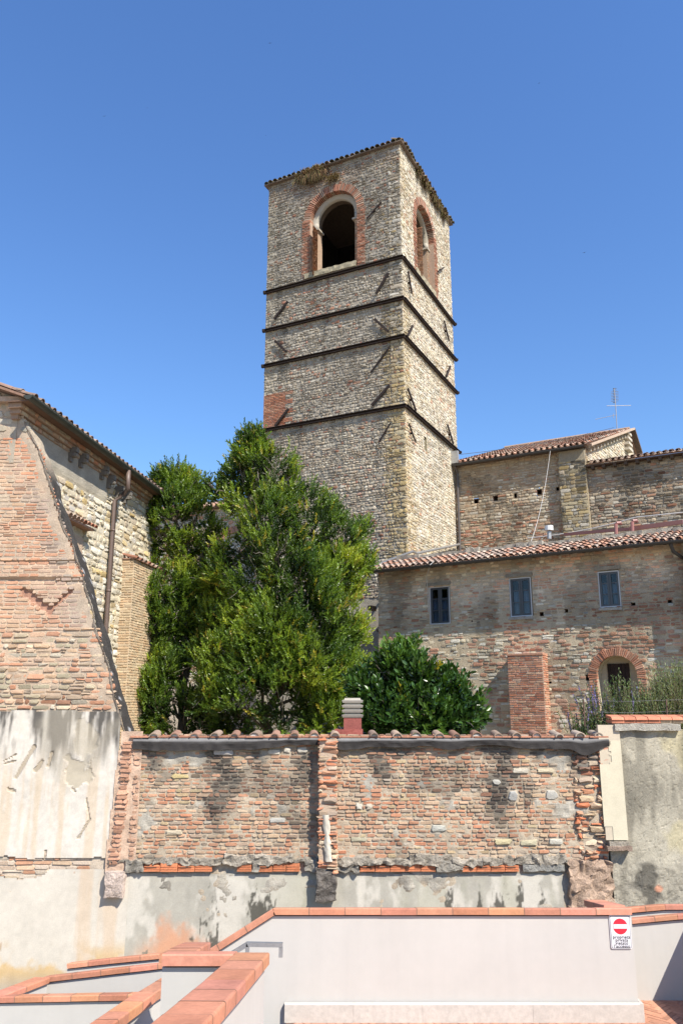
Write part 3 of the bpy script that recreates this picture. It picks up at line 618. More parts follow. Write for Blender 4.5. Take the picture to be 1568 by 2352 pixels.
for (a, b), s in zip(LH, LHS):
    mb = MB(); mb.box(FL, a - s - .02, a + s + .02, -.32, -.30, b - s - .02, b + s + .02, (.03, .025, .02))
    for q in ((a - s - .02, a - s, b - s, b + s), (a + s, a + s + .02, b - s, b + s), (a - s, a + s, b - s - .02, b - s), (a - s, a + s, b + s, b + s + .02)): mb.box(FL, q[0], q[1], -.3, -.015, q[2], q[3], (.2, .14, .1))
    mb.build('wall_hole', M_stone, house)
# windows
FRAME = (.66, .66, .67); SASH = (.075, .08, .09)
for k, (a, b, c_, d_) in enumerate(wins):
    mb = MB(); fw_ = .026
    for q in ((a, a + fw_, c_, d_), (b - fw_, b, c_, d_), (a + fw_, b - fw_, c_, c_ + fw_), (a + fw_, b - fw_, d_ - fw_, d_)): mb.box(FL, q[0], q[1], -.12, -.02, q[2], q[3], FRAME)
    wobj = mb.build('window', M_paint, house)
    mb = MB(); A, B, C_, D_ = a + fw_ + .004, b - fw_ - .004, c_ + fw_ + .004, d_ - fw_ - .004; m = .5 * (A + B); sw = .055
    for lo, hi in ((A, m - .003), (m + .003, B)):
        for q in ((lo, lo + sw, C_, D_), (hi - sw, hi, C_, D_), (lo + sw, hi - sw, C_, C_ + sw), (lo + sw, hi - sw, D_ - sw, D_)): mb.box(FL, q[0], q[1], -.11, -.05, q[2], q[3], SASH)
        for t in (.36, .68): zz = C_ + (D_ - C_) * t; mb.box(FL, lo + sw, hi - sw, -.105, -.06, zz - .016, zz + .016, SASH)
    mb.build('sash', M_paint, wobj)
    mb = MB(); mb.box(FL, A + .01, B - .01, -.088, -.082, C_ + .01, D_ - .01); mb.build('pane', M_glass, wobj)
    mb = MB(); U, Z = np.meshgrid(np.linspace(A, B, 50), np.linspace(C_, C_ + (D_ - C_) * (.72 if k != 1 else .68), 6), indexing='ij')
    mb.grid(FL.P(U, -.20 + .02 * np.sin(U * 55 + 2 * np.sin(U * 17)) * (1.2 - .2 * Z / Z.max()), Z), None, (.40, .43, .50)); mb.build('curtain', M_cloth, wobj, True)
    mb = MB(); mb.box(FL, a, b, -.62, -.6, c_, d_, (.03, .03, .035))
    for q in ((a - .02, a, c_, d_), (b, b + .02, c_, d_)): mb.box(FL, q[0], q[1], -.6, -.02, q[2], q[3], (.3, .27, .22))
    mb.box(FL, a - .02, b + .02, -.6, -.02, d_, d_ + .02, (.3, .27, .22)); mb.box(FL, a - .02, b + .02, -.6, -.02, c_ - .02, c_, (.3, .27, .22)); mb.build('reveal', M_stone, wobj)
    mb = MB(); rough_box(mb, FL, a - .08, b + .08, -.1, .05, d_ + .03, d_ + .13, .06, .012, (.36, .32, .26), .2, k + 3); mb.build('lintel', M_rough, wobj)
    if k: mb = MB(); rough_box(mb, FL, a - .03, b + .03, -.1, .06, c_ - .09, c_ - .022, .05, .008, (.42, .39, .34), .2, k); mb.build('sill', M_rough, wobj)
# arched doorway
mb = MB(); wedge_arch(mb, FL, dc, dr + .0, DRO, -.12, .035, 42, [(.50, .24, .15), (.46, .20, .12), (.54, .30, .2)], 70, dsp, .010, -.15, math.pi + .15)
for s in (-1, 1):
    lo, hi = (dc + dr, dc + DRO) if s > 0 else (dc - DRO, dc - dr)
    masonry(mb, FL, lo, hi, 2.0, dsp - .1, (.06, .07), (.2, .3), None, colR, 71 + s, relief=(.02, .035), jit=.004); mb.box(FL, lo + .005, hi - .005, -.12, .002, 1.9, dsp - .05, (.5, .36, .27))
mb.build('door_arch', M_brick, house)
mb = MB(); A = np.linspace(0, math.pi, 21); prof = np.concatenate([[[dr, 1.9 - dsp]], np.stack([dr * np.cos(A), dr * np.sin(A)], 1), [[-dr, 1.9 - dsp]]])
S = np.stack([FL.P(dc + prof[:, 0], np.full(len(prof), w_), dsp + prof[:, 1]) for w_ in (-.11, -.42)]); mb.grid(S, None, (.58, .50, .36))
mb.box(FL, dc - dr, dc + dr, -.44, -.42, 1.9, zin + .02, (.52, .43, .31)); mb.build('niche', M_plaster, house, False)
mb = MB(); da, _ = FL.hit(*z4(1200, 620), -.42); db, dzt = FL.hit(*z4(1305, 600), -.42)
nP = 6
for i in range(nP): u0 = da + (db - da) * i / nP; mb.box(FL, u0 + .004, u0 + (db - da) / nP - .004, -.42, -.385 - .004 * (i % 2), 1.9, dzt, np.array((.040, .026, .022)) * (.8 + .4 * (i % 3) / 2))
mb.build('door', M_wood, house)
# red brick buttress in front of the wall
pTL = FL.hit(*z4(712, 560), .38); pTR = FL.hit(*z4(885, 548), .38); PD = .42
FP = FL.off(PD)
def colPr(u, z, R): return mixc(pick(RED, R[:, 0], R[:, 1], .18), pick(PINK, R[:, 2], R[:, 1]), (R[:, 3] < .18) * .7)
mb = MB(); pa, pb = pTL[0] + .02, pTR[0]; pz = pTL[1]
masonry(mb, FP, pa, pb, 1.9, pz, (.058, .066), (.2, .27), None, colPr, 81, relief=(.008, .02), jit=.003, joint=.010, wob=.004)
masonry(mb, Fr(FL.plan(pb, PD), FL.az - 90), 0, PD, 1.9, pz, (.058, .066), (.2, .27), None, lambda u, z, R: colPr(u, z, R) * 1.05, 82, relief=(.008, .02), jit=.003, joint=.01, wob=.004)
mb.box(FL, pa, pb, -.0, PD + .002, 1.9, pz - .02, (.50, .38, .29)); masonry(mb, Fr(FL.plan(pa, 0), FL.az + 90), 0, PD, 1.9, pz, (.058, .066), (.2, .27), None, colPr, 83, relief=(.008, .02), jit=.003, joint=.01, wob=.004)
mb.box(FL, pa - .01, pb + .02, .0, PD + .03, pz - .02, pz + .03, (.5, .27, .18))
mb.build('brick_buttress', M_brick, house)
# projecting wing beyond the right edge
uw = FL.hit(1596, 1500)[0]
mb = MB(); mb.box(FL, uw, uw + 3, -.02, .36, 1.7, zeL - .2, (.42, .34, .25)); mb.build('wing_wall', M_stone, house)
# roof, eaves, gutter
insL = np.array([-FL.n[0], -FL.n[1]]); upL = np.array([insL[0] * .949, insL[1] * .949, .314])
e0 = np.array([*FLe.plan(-.08, -.02), zeL]); e1 = np.array([*FLe.plan(12.6, -.02), zeL])
RL = 1.75
mb = MB(); tile_roof(mb, e0, e1, upL, RL, [(.40, .22, .15), (.46, .30, .22), (.36, .19, .13), (.50, .39, .31), (.44, .33, .26), (.36, .29, .24), (.48, .26, .17), (.30, .22, .18)], seed=12, sp=.20)
rp = [e0 + upL * RL, e1 + upL * RL]; bk2 = np.array([insL[0] * 3.2, insL[1] * 3.2, -1.0]); mb.add([rp[0], rp[1], rp[1] + bk2, rp[0] + bk2], [[[0, 1, 2, 3]]], (.3, .18, .13))
mb.build('roof', M_tile, house)
mb = MB()
for i in range(34): u = .12 + i * .36; a = FLe.P(u, .0, zeL - .075); b = FLe.P(u, -OH - .1, zeL - .075 + .32 * (OH + .1) * .9); mb.bar(a, b, .085, .075, (0, 0, 1), (.10, .065, .045))
mb.build('rafter_tails', M_wood, house)
rg = np.random.RandomState(4); mb = MB()                            # mortar ridge where roof meets the walls behind
for i in range(30): u = .3 + i * .42; p = FLe.plan(u, -RL * .9); rough_box(mb, Fr(p, FL.az), 0, .44, -.25, .12 + rg.uniform(-.05, .08), zeL + RL * .29 - .02, zeL + RL * .29 + .1 + rg.uniform(0, .07), .12, .03, (.42, .38, .31), .3, i)
mb.build('ridge_mortar', M_rough, house)
gutter(house, (*FLe.plan(-.12, .07), zeL - .03), (*FLe.plan(12.6, .07), zeL - .03), .085)
mb = MB(); g0 = FLe.hit(*z3(1490, 815)); mb.tube([FLe.P(g0[0], .07, zeL - .1), FLe.P(g0[0] + .03, -.05, zeL - .30), FLe.P(g0[0] + .20, -.3, zeL - .45), FLe.P(g0[0] + .55, -.4, zeL - .47)], .05, 8, (.05, .045, .042)); mb.build('downpipe', M_dark, house)
mb = MB(); vg = [Fr(E0, 122).P(-.05, -s, zeL + .08 + .331 * s) for s in (.2, 1.2, 2.2, 3.3)]; mb.tube(vg, .05, 7, (.30, .30, .29)); c3 = np.array([*TR.plan(.4, .2), 8.62]); c4 = np.array([*TR.plan(5.6, .2), 9.9])
mb.tube([vg[-1], c3, c4], .05, 7, (.42, .42, .41)); mb.build('lead_flashing', M_galv, house)

# ================================================================= BACK HOUSE glimpsed behind the tree
FK = Fr((-8.6, 35.0), 112); back = thing('far_house', 'pale house with pink tiled roof glimpsed behind the laurel trees', 'building', (*FK.plan(4), 1.9))
zk = FK.hit(500, 1168)[1]
mb = MB(); masonry(mb, FK, -6, 7, 4, zk, (.10, .2), (.18, .4), None, lambda u, z, R: mixc(pick(CREAM, R[:, 0], R[:, 1]), pick(PINK, R[:, 2], R[:, 1]), R[:, 3] < .4), 91, dome=.4, relief=(.005, .04), jit=.012)
sheet(mb, FK, -6, 7, 1.9, zk, .2, mortar((.55, .46, .36), 0, .012)); mb.build('wall', M_stone, back)
mb = MB(); iK = -FK.n; tile_roof(mb, (*FK.plan(-6, .3), zk + .06), (*FK.plan(7, .3), zk + .06), (iK[0] * .93, iK[1] * .93, .36), 2.2, [(.55, .36, .27), (.58, .44, .34), (.48, .28, .2), (.5, .4, .32)], seed=14, sp=.24); mb.box(FK, -6, 7, -.3, .28, zk - .02, zk + .03, (.2, .14, .1)); mb.box(FK, -6, 7, -.4, -.05, zk - 1, zk + .12, (.45, .36, .28)); mb.build('roof', M_tile, back)
mb = MB(); wedge_arch(mb, FK, FK.hit(540, 1260)[0], .75, 1.05, -.1, .05, 20, RED, 92, FK.hit(540, 1262)[1]); mb.build('brick_arch', M_brick, back)

# ================================================================= LEFT BUILDING (brick slice with sloping edge, long stone side wall)
lb = thing('brick_building', 'tall weathered brick and stone building at the left with sloping wall edge', 'building', (-7.5, 15.5, -3))
SL = [FB.hit(*p) for p in ((45, 938), (70, 985), (100, 1045), (118, 1105), (133, 1160), (150, 1205), (172, 1260), (190, 1312), (215, 1400), (240, 1485), (265, 1580), (292, 1682))]
SLz = np.array([p[1] for p in SL])[::-1]; SLu = np.array([p[0] for p in SL])[::-1]
lim = lambda Z: np.interp(Z, SLz, SLu)
XL = -10.5; zpl = FB.hit(100, 1632)[1]; zmid = FB.hit(100, 1442)[1]; ztopL = SL[0][1]
gz1 = FB.hit(60, 1290)[1]; gz2 = FB.hit(60, 1332)[1]
vA = FB.hit(55, 1358); vB = FB.hit(113, 1402); vC = FB.hit(165, 1355)
def seg_d(U, Z, a, b):
    ax, az_ = a; bx, bz = b; t = np.clip(((U - ax) * (bx - ax) + (Z - az_) * (bz - az_)) / ((bx - ax) ** 2 + (bz - az_) ** 2), 0, 1); return np.hypot(U - ax - t * (bx - ax), Z - az_ - t * (bz - az_))
def inF(U, Z): return (U < lim(Z) - .05 + .07 * vn(U * 7, Z * 9, 3))
def inFs(U, Z):
    m = inF(U, Z) & ~((np.abs(Z - gz1) < .028) & (U < lim(Z) - .5)) & ~((np.abs(Z - gz2) < .035) & (U < lim(Z) - .6)); return m & (seg_d(U, Z, vA, vB) > .075) & (seg_d(U, Z, vB, vC) > .03)
def colF(u, z, R):
    c = mixc(pick(PINK, R[:, 0], R[:, 1], .14), np.array((.56, .33, .215)), .45); c = mixc(c, np.array((.50, .43, .32)), (fbm(u * .8, z * 1.2, 4) > .54) * (R[:, 3] < .5) * .6)
    d = lim(z) - u; c = mixc(c, np.array((.60, .25, .14)) * (.8 + .4 * R[:, 1:2]), sst(1.0, .15, d + .5 * (fbm(u * 2, z * 2, 1) - .5)) * .75 * (R[:, 2] < .75))
    c = mixc(c, np.array((.36, .33, .28)), sst(.56, .66, fbm(u * 1.6, z * 2, 6)) * sst(1.2, .2, d) * .8)
    return c
def colF2(u, z, R):
    c = pick(PINK, R[:, 0], R[:, 1], .18); c = mixc(c, np.array((.56, .33, .22)), .25); c = mixc(c, pick(TAN, R[:, 2], R[:, 1]) * 1.1, R[:, 3] < .22); c = mixc(c, np.array((.44, .39, .27)), (R[:, 7] < .12) * .9)
    return c * (1 - .45 * sst(.5, .66, fbm(u * 1.5, z * 1.5, 6)) * sst(zpl + .9, zpl, z))[:, None]
FS0 = Fr((SL[0][0], 15.5), 7.6); vg0 = FB.hit(48, 911); vg1 = FB.hit(0, 894); vz = lambda U: vg0[1] + (vg1[1] - vg0[1]) * (U - vg0[0]) / (vg1[0] - vg0[0])
mb = MB()
masonry(mb, FB, XL, -5, zmid, ztopL - .65, (.076, .090), (.18, .29), inFs, colF, 101, relief=(.003, .014), jit=.006, joint=.016, wob=.016, tilt=.06)
masonry(mb, FB, XL, -4.2, zpl, zmid, (.07, .13), (.14, .34), inFs, colF2, 102, relief=(.002, .034), jit=.011, joint=.02, wob=.03, dome=.25, split=.15, tilt=.2)
masonry(mb, FB, XL, -6.5, ztopL - .55, ztopL + 3, (.14, .24), (.3, .7), lambda U, Z: (U < lim(np.minimum(Z, ztopL))) & (Z < vz(U)), lambda u, z, R: pick(GREY, R[:, 0], R[:, 1]), 103, relief=(.0, .03), jit=.015, dome=.4)
def mF(U, Z):
    n = fbm(U * 4, Z * 4, 2); d = lim(Z) - U; e = sst(.45, .05, d)
    c = np.broadcast_to((.56, .42, .30), U.shape + (3,)); c = mixc(c, np.broadcast_to((.46, .37, .28), U.shape + (3,)), sst(.4, .6, fbm(U, Z * 1.4, 1)))
    g = (np.abs(Z - gz1) < .03) | (np.abs(Z - gz2) < .04); v = np.minimum(seg_d(U, Z, vA, vB) - .04, seg_d(U, Z, vB, vC))
    c = mixc(c, np.broadcast_to((.42, .22, .15), U.shape + (3,)), (v < .045) * .9)
    return -.001 + .010 * (2 * n - 1) + .035 * e * (fbm(U * 6, Z * 6, 5)) - .05 * g - .05 * (v < .05), c * (.8 + .4 * fbm(U * 3, Z * 3, 6))[..., None]
vg0 = FB.hit(48, 911); vg1 = FB.hit(0, 894); vz = lambda U: vg0[1] + (vg1[1] - vg0[1]) * (U - vg0[0]) / (vg1[0] - vg0[0])
sheet(mb, FB, XL, -4.2, zpl - .05, ztopL + 3, .05, mF, lambda U, Z: (U < lim(np.minimum(Z, ztopL)) - .06 + .06 * (Z > ztopL - .3)) & (Z < vz(U)))
mb.box(FS0, -.02, .4, -.3, .0, ztopL - 1.2, ztopL + .12, (.42, .36, .28))
mb.build('front_wall', M_brick, lb)
mb = MB()                                                          # dark mortar capping down the sloping edge
zz = np.linspace(SLz[0], ztopL - .3, 120); ww = np.linspace(.02, -.55, 9); ZZ, WW = np.meshgrid(zz, ww, indexing='ij'); UU = lim(ZZ) + .05 * (2 * fbm(ZZ * 3, WW * 3 + 5, 2) - 1) - .02
cc = np.broadcast_to((.062, .056, .05), ZZ.shape + (3,)) * (.55 + .9 * fbm(ZZ * 7, WW * 9, 1))[..., None]; cc = np.where((vn(ZZ * 17, WW * 23, 4) > .9)[..., None], .5, cc); cc = mixc(cc, np.broadcast_to((.48, .40, .3), cc.shape), sst(ztopL - 1.6, ztopL - .9, ZZ))
mb.grid(FB.P(UU, WW, ZZ), None, cc, True)
sheet(mb, FB.off(.0), -7.6, -4.1, SLz[0] - .1, ztopL - .35, .05, lambda U, Z: (.03 * fbm(U * 5, Z * 5, 3) + .012, np.broadcast_to((.44, .37, .29), U.shape + (3,)) * (.7 + .6 * fbm(U * 4, Z * 4, 2))[..., None]), lambda U, Z: (U < -99))
QQ, ZZ = np.meshgrid(np.linspace(0, 1, 8), np.linspace(SLz[0], ztopL - .3, 220), indexing='ij'); UU = lim(ZZ) - QQ * (.015 + .07 * vn(ZZ * 6, ZZ * 0, 1)) + .05 * (2 * fbm(ZZ * 3, .02 + 5 + QQ * 0, 2) - 1) - .02
mb.grid(FB.P(UU, .035 * fbm(UU * 7, ZZ * 7, 3) + .02 - .03 * QQ ** 3, ZZ), None, np.broadcast_to((.30, .25, .20), UU.shape + (3,)) * (.6 + .7 * fbm(UU * 6, ZZ * 6, 2))[..., None])
mb.build('sloping_cap', M_rough, lb)
# plaster below
pe = [FB.hit(*p) for p in ((285, 1640), (282, 1700), (272, 1760), (262, 1850), (252, 1930), (245, 1990))]
pez = np.array([p[1] for p in pe])[::-1]; peu = np.array([p[0] for p in pe])[::-1]; zs1 = FB.hit(0, 1973)[1]; zs2 = FB.hit(0, 2030)[1]
pel = lambda Z: np.interp(Z, pez, peu)
PL = lambda x, y: FB.hit(*z7(x, y))
patch_c = PL(360, 330); gou = [(PL(160, 215), PL(75, 355)), (PL(20, 280), PL(75, 250)), (PL(25, 290), PL(75, 280)), (PL(195, 280), PL(165, 320)), (PL(240, 245), PL(222, 300)), (PL(395, 450), PL(412, 540)), (PL(412, 545), PL(360, 628)), (PL(212, 690), PL(205, 720)), (PL(335, 405), PL(345, 420)), (PL(40, 405), PL(70, 420))]
gow = [.045, .02, .02, .05, .045, .018, .028, .02, .03, .035]
def plasterA(U, Z):
    n = fbm(U * 1.3, Z * 1.3, 1); n2 = fbm(U * 6, Z * 6, 3)
    c = np.broadcast_to((.64, .59, .515), U.shape + (3,)) * (.9 + .2 * n)[..., None]
    f1 = .6 * fbm(U * 5.5, Z * .5, 4) + .4 * fbm(U * 14, Z * 2.2, 6); top = sst(zpl - 1.25, zpl + .1, Z + 1.9 * (f1 - .5))
    c = c * (.86 + .28 * fbm(U * 16, Z * 14, 2))[..., None]
    c = mixc(c, np.broadcast_to((.075, .068, .06), c.shape), np.clip(top * 1.35 * sst(.34, .52, f1), 0, .93))
    for xs in (PL(105, 100)[0], PL(212, 100)[0]): c = mixc(c, np.broadcast_to((.62, .57, .48), c.shape), .75 * np.exp(-((U - xs) / .06) ** 2) * sst(zpl - 2, zpl - .3, Z) * sst(.3, .5, fbm(U * 7, Z * 2, 3)))
    st = sst(.52, .64, .8 * fbm(U * 8.5, Z * .16 + 3, 2) + .2 * fbm(U * 12, Z * 3, 4)); c = mixc(c, np.broadcast_to((.58, .40, .21), c.shape), st * .38 * sst(zpl - .5, zpl - 1.4, Z))
    grey = sst(.5, .65, fbm(U * 1.5 + 8, Z * .9, 5)) * sst(-6.3, -5.3, U) * .4; c = mixc(c, np.broadcast_to((.46, .41, .32), c.shape), grey)
    w_ = .03 + .006 * (2 * n - 1) + .003 * n2
    e = np.hypot((U - patch_c[0]) / .33, (Z - patch_c[1]) / .32) + 1.5 * (fbm(U * 5, Z * 5, 4) - .5); pm = sst(1.0, .86, e)
    up_ = np.hypot((U - patch_c[0] - .1) / .22, (Z - patch_c[1] - .62) / .5) + 1.4 * (fbm(U * 5, Z * 5, 2) - .5); pm = np.maximum(pm, .6 * sst(1., .7, up_))
    c = mixc(c, np.broadcast_to((.47, .41, .31), c.shape) * (.8 + .4 * n2)[..., None], pm * .9); w_ = w_ - .013 * pm
    for (a, b), g in zip(gou, gow):
        d = seg_d(U, Z, a, b) + .04 * (fbm(U * 9, Z * 9, 1) - .5); m = sst(g, g * .6, d); c = mixc(c, np.broadcast_to((.40, .33, .24), c.shape), m * .85); w_ = w_ - .022 * m
    return w_, c
mb = MB(); sheet(mb, FB, XL, -4.2, zs1, zpl + .03, .024, plasterA, lambda U, Z: (U < pel(Z) + .05 * (fbm(U * 9, Z * 6, 2) - .5)) & (Z > zs1 + .03 + .12 * (fbm(U * 1.6, Z * .1, 3) - .5) + .02 * vn(U * 14, Z * 0, 2)) & (Z < zpl + .05 * (fbm(U * 4, Z * 0, 1) - .7)))
mb.build('plaster', M_plaster, lb)
mb = MB(); masonry(mb, FB, XL, -4.6, zs2 - .3, zs1 + .12, (.07, .085), (.18, .4), lambda U, Z: U < pel(Z), lambda u, z, R: mixc(pick(PINK, R[:, 0], R[:, 1]), np.array((.58, .50, .40)), (R[:, 3] < .5) * .8), 104, relief=(-.005, .02), jit=.009, joint=.012)
sheet(mb, FB, XL, -4.3, zs2 - .4, zpl, .06, mortar((.55, .46, .36), -.008, .014), lambda U, Z: U < pel(Z) + .02); mb.build('brick_strip', M_brick, lb)
zbot = -2.9; stL, stz = FB.hit(262, 2030)
def plasterB(U, Z):
    n = fbm(U * 1.1, Z * 1.1, 1); n2 = fbm(U * 6, Z * 6, 3)
    c = np.broadcast_to((.62, .57, .485), U.shape + (3,)) * (.82 + .2 * n + .16 * fbm(U * 14, Z * 12, 4))[..., None]
    oc = sst(.44, .60, .7 * fbm(U * 1.4 + 2, Z * 1.8, 5) + .3 * fbm(U * 9, Z * 9, 2)) * sst(-.85, -1.3, Z) * sst(-2.6, -1.7, Z); c = mixc(c, np.broadcast_to((.60, .38, .12), c.shape), oc * .75)
    st = sst(.54, .66, fbm(U * 3.4 + 5, Z * .2, 2)); c = mixc(c, np.broadcast_to((.60, .42, .26), c.shape), st * .45)
    gl = sst(.42, .55, fbm(U * 1.1 + 3, Z * 1.3, 6) + .25 * sst(-1.5, -2.2, Z) - .06); c = mixc(c, np.broadcast_to((.40, .36, .30), c.shape) * (.75 + .5 * n2)[..., None], gl * sst(-1.3, -1.8, Z) * .85)
    for (a, b, g) in (((-6.55, -.7), (-6.62, -1.45), .03), ((-6.3, -.85), (-6.33, -1.05), .02), ((-6.1, -1.0), (-6.15, -1.4), .025)):
        m = sst(g, g * .5, seg_d(U, Z, a, b) + .03 * (n2 - .5)); c = mixc(c, np.broadcast_to((.42, .29, .18), c.shape), m * .8)
    return .02 + .008 * (2 * n - 1) + .004 * n2, c
mb = MB(); sheet(mb, FB, XL, FB.hit(292, 2100)[0], zbot, zs2 + .25, .03, plasterB, lambda U, Z: Z < zs2 + .0 + .30 * (fbm(U * 1.2, Z * .2, 5) - .42) + .05 * fbm(U * 9, Z * 3, 1) + .3 * sst(-5.6, -5.0, U))
mb.build('lower_plaster', M_plaster, lb)

# side wall running away from the camera
FS = Fr((SL[0][0], 15.5), 7.6); zeS = FS.hit(*z5(300, 200))[1] if False else ztopL + .35
def colS(u, z, R):
    c = pick(CREAM, R[:, 0], R[:, 1], .14); c = mixc(c, pick(YELL, R[:, 2], R[:, 1]) * 1.2, (R[:, 3] < .12)); return c * (1 - .4 * sst(.5, .7, fbm(u * .8, z * .9, 6)) * sst(ztopL - 1.5, ztopL - .2, z))[:, None]
hoodA = FS.hit(*z5(440, 960)); hoodB = FS.hit(*z5(555, 975))
mb = MB(); plz = ztopL - .95
inS = lambda U, Z: ~((U < hoodB[0] - .1) & (U > hoodA[0] - 1.5) & (Z < hoodA[1] - .05))
masonry(mb, FS, .35, 8.2, 1.9, ztopL - .1, (.12, .22), (.18, .42), lambda U, Z: inS(U, Z) & ((Z < ztopL - .9 + .25 * (fbm(U * 1.2, Z, 2) - .5)) | (U > 4.5)), colS, 111, dome=.5, relief=(.008, .045), jit=.018, joint=.018, wob=.03, split=.12, tilt=.25)
mb.box(FS, 7.9, 8.2, -5, -.04, 1.9, ztopL, (.5, .42, .32)); sheet(mb, FS, .3, 8.2, 1.9, ztopL + .1, .08, lambda U, Z: (.012 * (2 * fbm(U * 4, Z * 4, 2) - 1) + .035 * sst(ztopL - 1.0, ztopL - .8, Z + .25 * (fbm(U * 1.2, Z, 2) - .5)) * (U < 4.5), mixc(np.broadcast_to((.58, .50, .36), U.shape + (3,)), np.broadcast_to((.40, .36, .29), U.shape + (3,)), sst(ztopL - 1.1, ztopL - .7, Z)) * (.75 + .5 * fbm(U * 3, Z * 3, 5))[..., None]))
sheet(mb, FS, hoodA[0] - 1.5, hoodB[0] - .1, 1.9, hoodA[1] - .1, .08, lambda U, Z: (.03 + .006 * fbm(U * 5, Z * 5, 1), mixc(np.broadcast_to((.58, .51, .36), U.shape + (3,)), np.broadcast_to((.56, .42, .30), U.shape + (3,)), sst(5.4, 6.2, Z)) * (.85 + .3 * fbm(U * 4, Z * 4, 2))[..., None]))
mb.build('side_wall', M_stone, lb)
mb = MB(); upS = np.array([-FS.n[0] * .93, -FS.n[1] * .93, .36]); 
tile_roof(mb, (*FS.plan(-.35, .42), ztopL + .13), (*FS.plan(7.3, .42), ztopL + .13), upS, 3.2, [(.26, .18, .14), (.32, .24, .19), (.22, .16, .13)], seed=16, sp=.26, vis_rows=2)
mb.box(FS, -.3, 7.3, -.1, .38, ztopL + .03, ztopL + .06, (.16, .10, .07)); [barrel(mb, FB.P(vg0[0] + .35 - .42 * i, .22, vz(vg0[0] + .35 - .42 * i) + .02), FB.P(vg0[0] + .35 - .42 * i - .46, .22, vz(vg0[0] - .42 * i - .11) + .03), .1, .085, (0, 0, 1), (.28, .18, .14)) for i in range(9)]; mb.bar(FB.P(vg0[0] + .4, .08, vz(vg0[0] + .4) - .03), FB.P(XL, .08, vz(XL) - .03), .34, .05, (0, 0, 1), (.27, .18, .14))
mb.build('roof', M_tile, lb)
mb = MB()                                                          # stepped brick cornice
for i, (o_, zz) in enumerate(((.06, ztopL - .27), (.12, ztopL - .17), (.19, ztopL - .07))):
    masonry(mb, FS.off(o_), -.05 - o_, 7.2, zz, zz + .1, (.098, .1), (.24, .3), None, lambda u, z, R: mixc(pick(PINK, R[:, 0], R[:, 1]), pick(TAN, R[:, 2], R[:, 1]), R[:, 3] < .5) * .8, 120 + i, relief=(.0, .015), jit=.004, base=-.05); mb.box(FS, -.05 - o_, 7.2, -.1, o_ - .008, zz, zz + .11, (.36, .25, .18))
zcf = FB.hit(18, 922)[1]; mb.box(FB, XL, SL[0][0] + .2, -.05, .16, zcf - .06, zcf + .05, (.52, .38, .28)); mb.build('cornice', M_brick, lb)
gutter(lb, (*FS.plan(-.45, .44), ztopL + .10), (*FS.plan(7.3, .44), ztopL + .10), .095, (.045, .05, .04))
for i, (xa, ya) in enumerate(((500, 480), (565, 520), (700, 600), (745, 660), (800, 730), (850, 760))):   # carved stone brackets, colour darkened to stand in for the gutter's shade
    u, z = FS.hit(*z5(xa, ya), .2); mb = MB()
    for (w1_, a_, b_) in ((.24, .02, .14), (.18, -.09, .015), (.11, -.2, -.095)): mb.box(FS, u - .07, u + .07, .0, w1_, z + a_, z + b_, (.20, .18, .155))
    mb.tube([FS.P(u - .06, .19, z - .04), FS.P(u + .06, .19, z - .04)], .055, 8, (.24, .215, .18)); mb.build('bracket', M_stone, lb)
dp0 = FS.hit(*z5(690, 1680), .12); mb = MB(); ud = dp0[0]; zt1 = FS.hit(*z5(765, 770), .12)[1]; ub, zb1 = FS.hit(*z5(845, 650), .5)
mb.tube([FS.P(ub, .46, ztopL + .02), FS.P(ub, .48, zb1 - .25), FS.P(ud + .15, .30, zt1 + .12), FS.P(ud, .12, zt1 - .1), FS.P(ud, .12, 4.2), FS.P(ud, .12, 1.9)], .062, 10, (.15, .105, .085))
for zz in (7.6, 6.0, 4.4): mb.tube([FS.P(ud, .12, zz), FS.P(ud, .12, zz + .05)], .07, 10, (.14, .095, .075))
mb.build('downpipe', M_dark, lb, True)
mb = MB(); a = np.array(FS.P(hoodA[0] - .5, .0, hoodA[1] + .12)); 
for i in range(8): u = hoodB[0] - .1 - i * .19; barrel(mb, FS.P(u, .34, hoodB[1] + .0), FS.P(u, .0, hoodB[1] + .13), .09, .075, (0, 0, 1), pick(TILEC, np.array([.1 * i]), np.array([.5]))[0])
mb.box(FS, hoodA[0] - 1.5, hoodB[0] - .02, .0, .26, hoodB[1] - .06, hoodB[1] - .01, (.4, .24, .17)); mb.build('tile_hood', M_tile, lb)
# lean-to brick pier with its tile cap
pf = FS.hit(*z5(745, 1500)); p0 = pf[0] + .35; pw = .34; ptop = FS.hit(*z5(780, 1130), .3)[1]
YB = [(.60, .46, .29), (.57, .41, .25), (.62, .49, .32), (.54, .42, .28), (.58, .40, .24)]
colY = lambda u, z, R: pick(YB, R[:, 0], R[:, 1], .12)
mb = MB(); fpf = Fr(FS.plan(p0, 0), FS.az + 90)                         # pier front face (towards the camera)
masonry(mb, fpf, 0, pw, 1.9, ptop, (.066, .072), (.2, .27), None, colY, 131, relief=(.006, .016), jit=.002, joint=.01, wob=.003)
masonry(mb, FS.off(pw), p0, p0 + 2.6, 1.9, ptop, (.066, .072), (.2, .27), None, colY, 132, relief=(.006, .016), jit=.002, joint=.01, wob=.003)
mb.box(FS, p0 - .0, p0 + 2.6, -.02, pw - .0, 1.9, ptop - .02, (.56, .44, .30)); mb.build('brick_pier', M_brick, lb)
mb = MB(); mb.box(FS, p0 - .04, p0 + 2.7, .0, pw + .07, ptop, ptop + .03, (.4, .24, .17))
for i in range(9): u = p0 + i * .3; barrel(mb, FS.P(u, pw + .10, ptop + .02), FS.P(u, .0, ptop + .13), .08, .07, (0, 0, 1), pick(TILEC, np.array([(i * .37) % 1]), np.array([.2]))[0] * .8)
mb.build('pier_cap', M_tile, lb)

